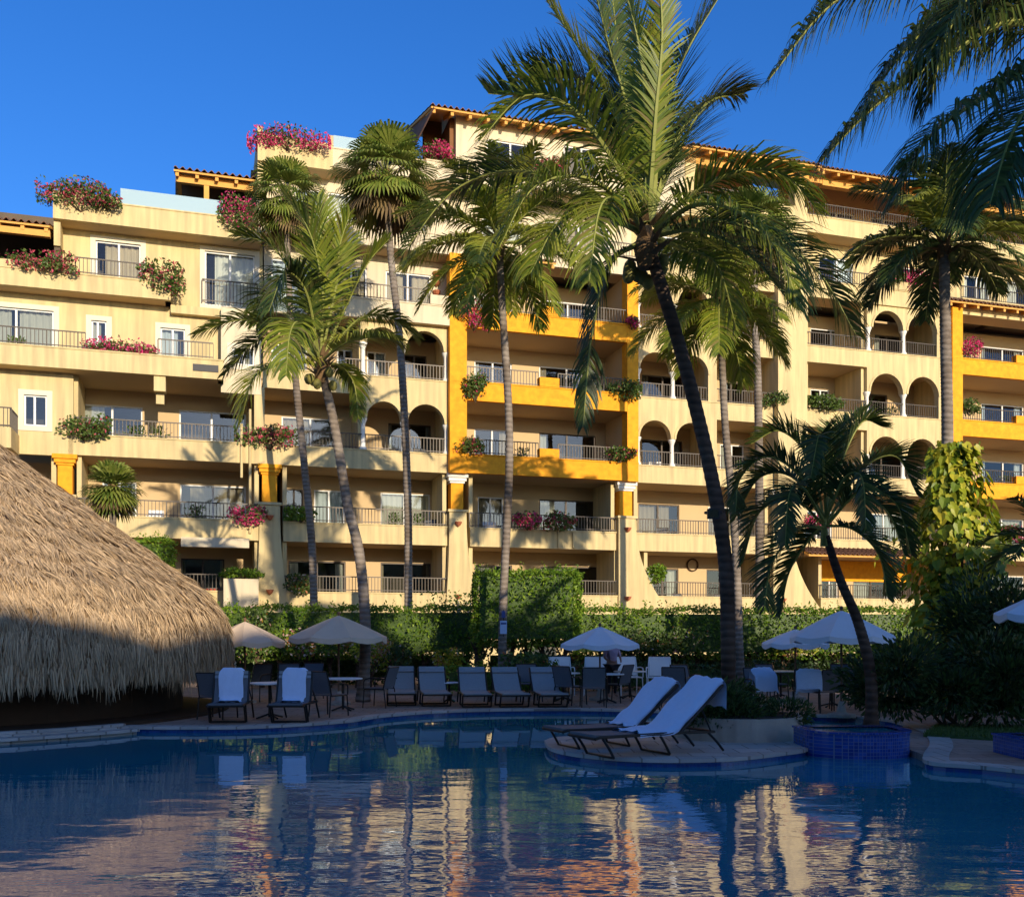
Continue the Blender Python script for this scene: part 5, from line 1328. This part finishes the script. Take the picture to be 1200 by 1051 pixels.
CH=[(620,24.6,0.2,'dark patio chair just behind the right end of the lounger row'),
    (695,22.6,PI,'dark patio chair with its back to the pool, below the blue parasol'),
    (668,23.4,2.4,'dark patio chair turned left of the chair below the blue parasol'),
    (722,24.3,-2.2,'dark patio chair right of the table under the blue parasol'),
    (792,22.8,2.8,'dark patio chair seen between the two raised towelled loungers'),
    (806,24.0,.5,'dark patio chair behind the raised back of the nearer island lounger'),
    (905,24.5,.4,'dark patio chair under the shrub side of the smaller white parasol'),
    (945,21.6,2.9,'dark patio chair with a white towel near the large white parasol'),
    (968,21.2,3.3,'dark patio chair left of the short palm trunk, back to the water'),
    (990,21.8,3.0,'dark patio chair directly below the large white parasol, back to the water'),
    (992,24.4,.1,'dark patio chair facing the pool behind the table of the large white parasol'),
    (1012,23.2,-.6,'dark patio chair just left of the short palm trunk, turned sideways'),
    (1040,21.4,2.6,'dark patio chair right of the short palm trunk by the shrubs'),
    (385,20.2,2.6,'dark patio chair right of the upright towelled lounger'),
    (445,22.6,-1.9,'dark patio chair beside the left palm trunk'),
    (340,25.0,.3,'dark patio chair behind the upright towelled lounger, facing the pool'),
    (300,24.6,-.3,'dark patio chair behind the towelled lounger next to the thatch'),
    (362,25.4,-.2,'dark patio chair below the wide beige parasol, facing the pool'),
    (255,19.6,2.9,'dark patio chair half hidden at the edge of the thatch'),
    ]
for i,(px,Y,rz,lab) in enumerate(CH):
    o=ch if i==0 else copy_tree(ch); o['label']=lab; o.location=((px-600)/F*Y,Y,0); o.rotation_euler=(0,0,rz)
tb=table('pale round table under the pale blue parasol',group='round pale tables on the pool deck')
tb.location=((703-600)/F*24.2+.15,24.0,0)
for px,Y,lab in ((975,22.6,'pale round table under the large white parasol'),(660,24.6,'pale round table right of the grey lounger row'),(402,21.6,'pale round table under the wide beige parasol'),(316,19.6,'pale round side table between the two towelled upright loungers'),(915,25.8,'pale round table under the smaller white parasol'),(738,25.6,'pale round table farther back, right of the standing person')):
    o=copy_tree(tb,label=lab); o.location=((px-600)/F*Y,Y,0)
# low table with turquoise cloth between loungers
t2=table('small side table with turquoise top between the grey loungers',r=.26,h=.5,top='canvas_blue'); t2.location=((527-600)/F*24.4,24.2,0)
m_=mat('turquoise',(.03,.30,.26),.8); t2.children[0].data.materials[0]=m_
# white garden chairs behind
wc=chair('garden_chair','','white_plastic','white_plastic','white resin garden chairs in the background')
for i,(px,Y,rz,lab) in enumerate([(658,27.2,.1,'white garden chair furthest left, behind the lounger row end'),(698,27.0,-.1,'white garden chair behind the parasol pole, left of the person'),(737,27.2,.15,'white garden chair just right of the standing person'),(772,27.0,-.2,'white garden chair furthest right, above the farther blue towel')]):
    o=wc if i==0 else copy_tree(wc); o['label']=lab; o.location=((px-600)/F*Y,Y,0); o.rotation_euler=(0,0,rz); o.scale=(1.12,)*3
# towels on far chairs
for px,Y,rz,lab in ((893,21.8,.2,'white blue towel slung over a chair back right of the tallest trunk'),(948,20.9,2.9,'white blue towel hanging over the chair left of the large white parasol')):
    t=towel(lab,((px-600)/F*Y,Y,0),rz+PI/2,[(-.28,.46),(-.2,.78),(-.02,.93),(.06,.90),(.12,.55)],.52,wig=.015); weld(t)
o=copy_tree(ch,((893-600)/F*21.8,21.9,0),.2,'dark patio chair under a slung towel right of the tallest trunk')
# sign on the palm trunk, ceramic stack at its foot
q=P(590,728,26.1); ro=empty('trunk_sign',tuple(q),0,'small pale blue sign board tied to the straight palm trunk','sign')
b=MB(); b.box(-.09,.09,-.015,.015,-.33,.02); b.build('board',M['sign_board'],ro); b=MB(); b.box(-.05,.05,-.02,-.0155,.10,.28); b.box(-.07,.07,-.019,-.0155,-.08,-.03); b.build('notice',M['sign_mark'],ro)
b=MB(); b.tube([(-.0,.02,-.4),(0,.02,.3)],.012,5); b.build('bracket',M['black_metal'],ro)
# lamp box on tallest trunk
q=P(836,602,16.1); ro=empty('trunk_floodlight',tuple(q),0,'small dark floodlight strapped to the tallest leaning trunk','lamp')
b=MB(); b.box(-.13,.06,-.20,-.12,-.10,.06); b.build('housing',M['black_metal'],ro); b=MB(); b.box(-.11,.04,-.205,-.2005,-.08,.04); b.build('lens',M['glass'],ro); b=MB(); b.lathe([(.15,-.015),(.15,.015)],(0,.0,.02),14); b.build('strap',M['black_metal'],ro)
# terracotta pots and furniture on balconies
def balcony_set(px,k,label,kind='chair'):
    d=1.1; u=U(px,d); z=S(k)+.25; X=CA*u-SA*d; Yw=Y0+SA*u+CA*d
    if kind=='chair': o=copy_tree(wc); o.scale=(1,1,1); o['group']='balcony seats'
    elif kind=='dark': o=copy_tree(ch); o['group']='balcony seats'
    else: o=copy_tree(tb); o['group']='balcony tables'; 
    o['label']=label; o.location=(X,Yw,z); o.rotation_euler=(0,0,ALPHA+R.uniform(-.8,.8))
for a in [(300,0,'white balcony chair beside the magenta bougainvillea of the second column'),(182,0,'white balcony chair behind the yucca like palm'),
          (575,0,'white balcony chair left of the straight trunk below the orange tower'),(715,0,'white balcony chair at the right below the orange tower'),
          (775,0,'dark balcony chair left of the tallest trunk below the middle arches','dark'),(885,0,'dark balcony chair right of the tallest trunk, lowest row','dark'),
          (500,0,'dark balcony chair below the left arches near the third column','dark'),(455,1,'pale balcony table in the lower left arch','table'),(495,1,'dark balcony chair in the lower left arcade','dark'),
          (800,1,'dark balcony chair in the lower middle arcade','dark'),(768,1,'white balcony chair in the lower middle arcade'),
          (800,-1,'dark terrace chair beside the wall ring','dark'),(820,-1,'pale terrace table below the wall ring','table'),(845,-1,'dark terrace chair left of the tallest trunk','dark'),
          (1020,-1,'pale terrace table behind the short palm trunk','table'),(1045,-1,'white terrace chair behind the short palm trunk'),
          (590,2,'white balcony chair in the middle orange balcony'),(1170,2,'white balcony chair in the right orange block'),(490,2,'dark balcony chair in the upper left arch','dark')]:
    balcony_set(*a)
# pots with small plants standing on the balconies
def pot(px,k,label,r=.17,d=.55,hh=.3):
    u=U(px,d); z=S(k)+.25; ro=empty('plant_pot',(CA*u-SA*d,Y0+SA*u+CA*d,z),0,label,'plant pot','potted plants on the balconies'); s=r/.17
    b=MB(); b.lathe([(.01,0),(.11*s,0),(.17*s,hh*s),(.19*s,hh*s),(.19*s,(hh+.05)*s),(.15*s,(hh+.05)*s),(.01,(hh+.02)*s)],n=12); b.build('pot',M['terracotta'],ro)
    b=MB()
    for i in range(170): 
        v=V((R.gauss(0,.16),R.gauss(0,.16),hh*s+R.uniform(.05,.75))); leaf_card(b,v,.13,dirn=V((v.x,v.y,.25)))
    b.build('foliage',M['leaf_shrub'],ro)
for a in [(160,1,'potted plant left of centre behind the long left balcony rail'),(186,1,'potted plant under the bracket on the long left balcony'),(462,0,'potted plant below the left arch pair, left one'),(488,0,'potted plant below the left arch pair, right one'),
          (612,1,'potted plant in the middle of the lowest orange balcony'),(705,2,'potted plant in the middle orange balcony near the hanging frond'),(812,2,'potted plant in the upper middle arcade'),(870,1,'potted plant in the open bay right of the middle arcade'),
          (1045,2,'potted plant inside the left arch of the right arcade, middle row'),(1085,1,'potted plant inside the right arch of the right arcade, lower row'),(1180,1,'potted plant on the lowest right orange balcony'),(20,2,'potted plant at the far left terrace window'),(230,0,'potted plant in front of the curtained door over the awning')]: pot(*a)
# red cushioned bench left ground storey
ro=empty('cushioned_bench',tuple(W(236,690,.5)),ALPHA,'red cushioned bench on the ground terrace right above the thatch edge','bench')
ro.location.z=S(-1)+.25
b=MB(); b.box(-.7,.7,-.25,.25,.3,.42); b.box(-.7,.7,.2,.3,.42,.85); b.build('cushion',M['red_cushion'],ro)
for sx in (-.66,.66):
    for sy in (-.2,.24): b=MB(); b.box(sx-.03,sx+.03,sy-.03,sy+.03,0,.3); b.build('leg',M['pole_wood'],ro)

# ------------------------------------------------------------------ people (skinned bodies)
def person(label,loc_,rz,joints,edges,shirt,trouser,rad,head,scale=1):
    ro=empty('person',loc_,rz,label,'person'); ro.scale=(scale,)*3
    names=list(joints)
    def skinned(nm,sel,ed,mt,grow=1.0):
        me=bpy.data.meshes.new(nm); idx={n:i for i,n in enumerate(sel)}
        me.from_pydata([joints[n] for n in sel],[(idx[a],idx[b]) for a,b in ed if a in idx and b in idx],[])
        o=bpy.data.objects.new(nm,me); col.objects.link(o); o.parent=ro
        md=o.modifiers.new('skin','SKIN'); 
        for i,n in enumerate(sel):
            r_=rad[n]*grow; me.skin_vertices[0].data[i].radius=(r_,r_*.85)
        me.skin_vertices[0].data[0].use_root=True
        s=o.modifiers.new('sub','SUBSURF'); s.levels=1; s.render_levels=1
        me.materials.append(M[mt]); return o
    for nm in ('dummy',): pass
    def mk(nm,sel,mt,grow=1.0):
        me=bpy.data.meshes.new(nm); idx={n:i for i,n in enumerate(sel)}
        me.from_pydata([joints[n] for n in sel],[(idx[a],idx[b]) for a,b in edges if a in idx and b in idx],[])
        o=bpy.data.objects.new(nm,me); col.objects.link(o); o.parent=ro
        bpy.context.view_layer.objects.active=o
        md=o.modifiers.new('skin','SKIN')
        if not me.skin_vertices:
            import bmesh
            bm=bmesh.new(); bm.from_mesh(me); bm.verts.layers.skin.verify(); bm.to_mesh(me); bm.free()
        for i,n in enumerate(sel):
            r_=rad[n]*grow; me.skin_vertices[0].data[i].radius=(r_,r_*.85)
        me.skin_vertices[0].data[0].use_root=True
        s=o.modifiers.new('sub','SUBSURF'); s.levels=1; s.render_levels=1
        me.materials.append(M[mt]); 
        for p in me.polygons: p.use_smooth=True
        return o
    mk('body',names,'skin')
    mk('shirt',[n for n in names if n in ('pelvis','belly','chest','neck0','shl','shr','ell','elr')],shirt,1.13)
    mk('trousers',[n for n in names if n in ('pelvis','hipl','hipr','kneel','kneer','ankl','ankr')],trouser,1.15)
    hd=V(joints['head']); q=MB(); q.lathe([(.02,.135),(.07,.125),(.105,.07),(.112,.0),(.09,-.06),(.07,-.09)],tuple(hd+V((0,.02,.01))),12); q.build('hair',M['hair'],ro,True)
    q=MB(); q.lathe([(.008,-.01),(.012,0),(.004,.02)],tuple(hd+V((0,-.125,-.01))),6)
    for s in (-1,1): q.lathe([(.006,-.006),(.011,0),(.004,.008)],tuple(hd+V((s*.035,-.108,.02))),6)
    q.build('face_features',M['hair'],ro)
    return ro
E=[('pelvis','belly'),('belly','chest'),('chest','neck0'),('neck0','neck'),('neck','head'),('head','crown'),('chest','shl'),('shl','ell'),('ell','wrl'),('wrl','hal'),('chest','shr'),('shr','elr'),('elr','wrr'),('wrr','har'),
   ('hal','f1l'),('hal','f2l'),('har','f1r'),('har','f2r'),
   ('pelvis','hipl'),('hipl','kneel'),('kneel','ankl'),('ankl','toel'),('pelvis','hipr'),('hipr','kneer'),('kneer','ankr'),('ankr','toer')]
RD=dict(pelvis=.15,belly=.13,chest=.15,neck0=.09,neck=.055,head=.10,crown=.06,shl=.075,ell=.045,wrl=.03,hal=.032,f1l=.012,f2l=.010,shr=.075,elr=.045,wrr=.03,har=.032,f1r=.012,f2r=.010,hipl=.10,kneel=.065,ankl=.042,toel=.035,hipr=.10,kneer=.065,ankr=.042,toer=.035)
stand=dict(pelvis=(0,0,.95),belly=(0,0,1.10),chest=(0,.0,1.30),neck0=(0,0,1.45),neck=(0,0,1.50),head=(0,-.02,1.62),crown=(0,-.02,1.70),
 shl=(.18,0,1.40),ell=(.26,-.03,1.14),wrl=(.18,-.22,1.02),hal=(.13,-.29,1.02),f1l=(.08,-.36,1.03),f2l=(.10,-.37,1.0),shr=(-.18,0,1.40),elr=(-.25,-.02,1.13),wrr=(-.18,-.22,1.02),har=(-.12,-.29,1.02),f1r=(-.07,-.36,1.03),f2r=(-.09,-.37,1.0),
 hipl=(.10,0,.86),kneel=(.11,-.02,.48),ankl=(.11,.02,.08),toel=(.12,-.14,.04),hipr=(-.10,0,.86),kneer=(-.11,-.03,.48),ankr=(-.11,.02,.08),toer=(-.12,-.14,.04))
Yp=26.2
person('person in a lilac top and dark trousers standing behind the tables under the blue parasol',((717-600)/F*Yp,Yp,0),.4,stand,E,'shirt_lilac','trouser_dark',RD,None,.93)
sit=dict(stand); 
sit.update(hipl=(.10,0,.90),kneel=(.12,-.42,.90),ankl=(.12,-.44,.48),toel=(.12,-.58,.45),hipr=(-.10,0,.90),kneer=(-.12,-.42,.90),ankr=(-.12,-.44,.48),toer=(-.12,-.58,.45))
d=1.0; u=U(349,d); zf=S(-1)+.25
sp_=person('person in a white shirt sitting on the ground terrace behind the parapet',(CA*u-SA*d,Y0+SA*u+CA*d,zf-.44),ALPHA,sit,E,'shirt_white','trouser_dark',RD,None,1)
o=copy_tree(ch,(CA*u-SA*d,Y0+SA*u+CA*d,zf),ALPHA,'dark terrace chair under the seated person in white'); 

# ------------------------------------------------------------------ unseen hotel wing added behind the camera, stepped to shape the pool shade
ro=empty('shade_caster_wing',(0,-30,0),0,'unseen stepped hotel wing added behind the camera to shade the pool','hotel wing')
for (x0,x1,zt) in ((-60,18.5,13.6),(18.5,22,15.2),(22,29,16.5),(29,36,16.5),(36,60,14.2)):  # taller blocks at right stand in for shading trees
    b=MB(); b.box(x0,x1-.01,-6,5,-1.6,zt); b.build('caster_block',M['stucco'],ro)
    b=MB()
    for k in range(int(zt//3)):
        for i in range(int((x1-x0)/4)): b.box(x0+1+i*4,x0+3+i*4,4.98,5.04,.6+k*3,2.6+k*3)
    if b.f: b.build('window',M['frame_dark'],ro)

# ------------------------------------------------------------------ light, sky, camera
saz=math.radians(27); sel=math.radians(13.8)
sd=V((math.sin(saz)*math.cos(sel),-math.cos(saz)*math.cos(sel),math.sin(sel)))
L=bpy.data.lights.new('sun','SUN'); L.energy=2.8; L.angle=math.radians(.5); L.color=(1.0,.86,.66)
o=bpy.data.objects.new('sun',L); col.objects.link(o); o.rotation_euler=sd.to_track_quat('Z','Y').to_euler(); o.location=(20,-30,30)
w=bpy.data.worlds.new('World'); sc.world=w; w.use_nodes=True; nt=w.node_tree; bg=nt.nodes['Background']
sk=nt.nodes.new('ShaderNodeTexSky'); sk.sky_type='NISHITA'; sk.sun_disc=False; sk.sun_elevation=sel; sk.sun_rotation=math.radians(180-27)
sk.air_density=1.0; sk.dust_density=.7; sk.ozone_density=5
hs_=nt.nodes.new('ShaderNodeHueSaturation'); hs_.inputs['Saturation'].default_value=1.17; hs_.inputs['Hue'].default_value=.513; nt.links.new(sk.outputs[0],hs_.inputs['Color']); nt.links.new(hs_.outputs[0],bg.inputs[0]); bg.inputs[1].default_value=.115
cam=bpy.data.cameras.new('camera'); co=bpy.data.objects.new('camera',cam); col.objects.link(co)
co.location=(0,0,EYE); co.rotation_euler=(PI/2,0,0); cam.sensor_width=36; cam.lens=36*F/1200; cam.shift_y=(HZ-525.5)/1200; cam.clip_end=2000; cam.clip_start=.1
sc.camera=co
sc.view_settings.view_transform='Standard'; sc.view_settings.look='None'; sc.view_settings.exposure=.95; sc.view_settings.gamma=1
sc.cycles.max_bounces=8; sc.cycles.transparent_max_bounces=12; sc.cycles.use_denoising=True
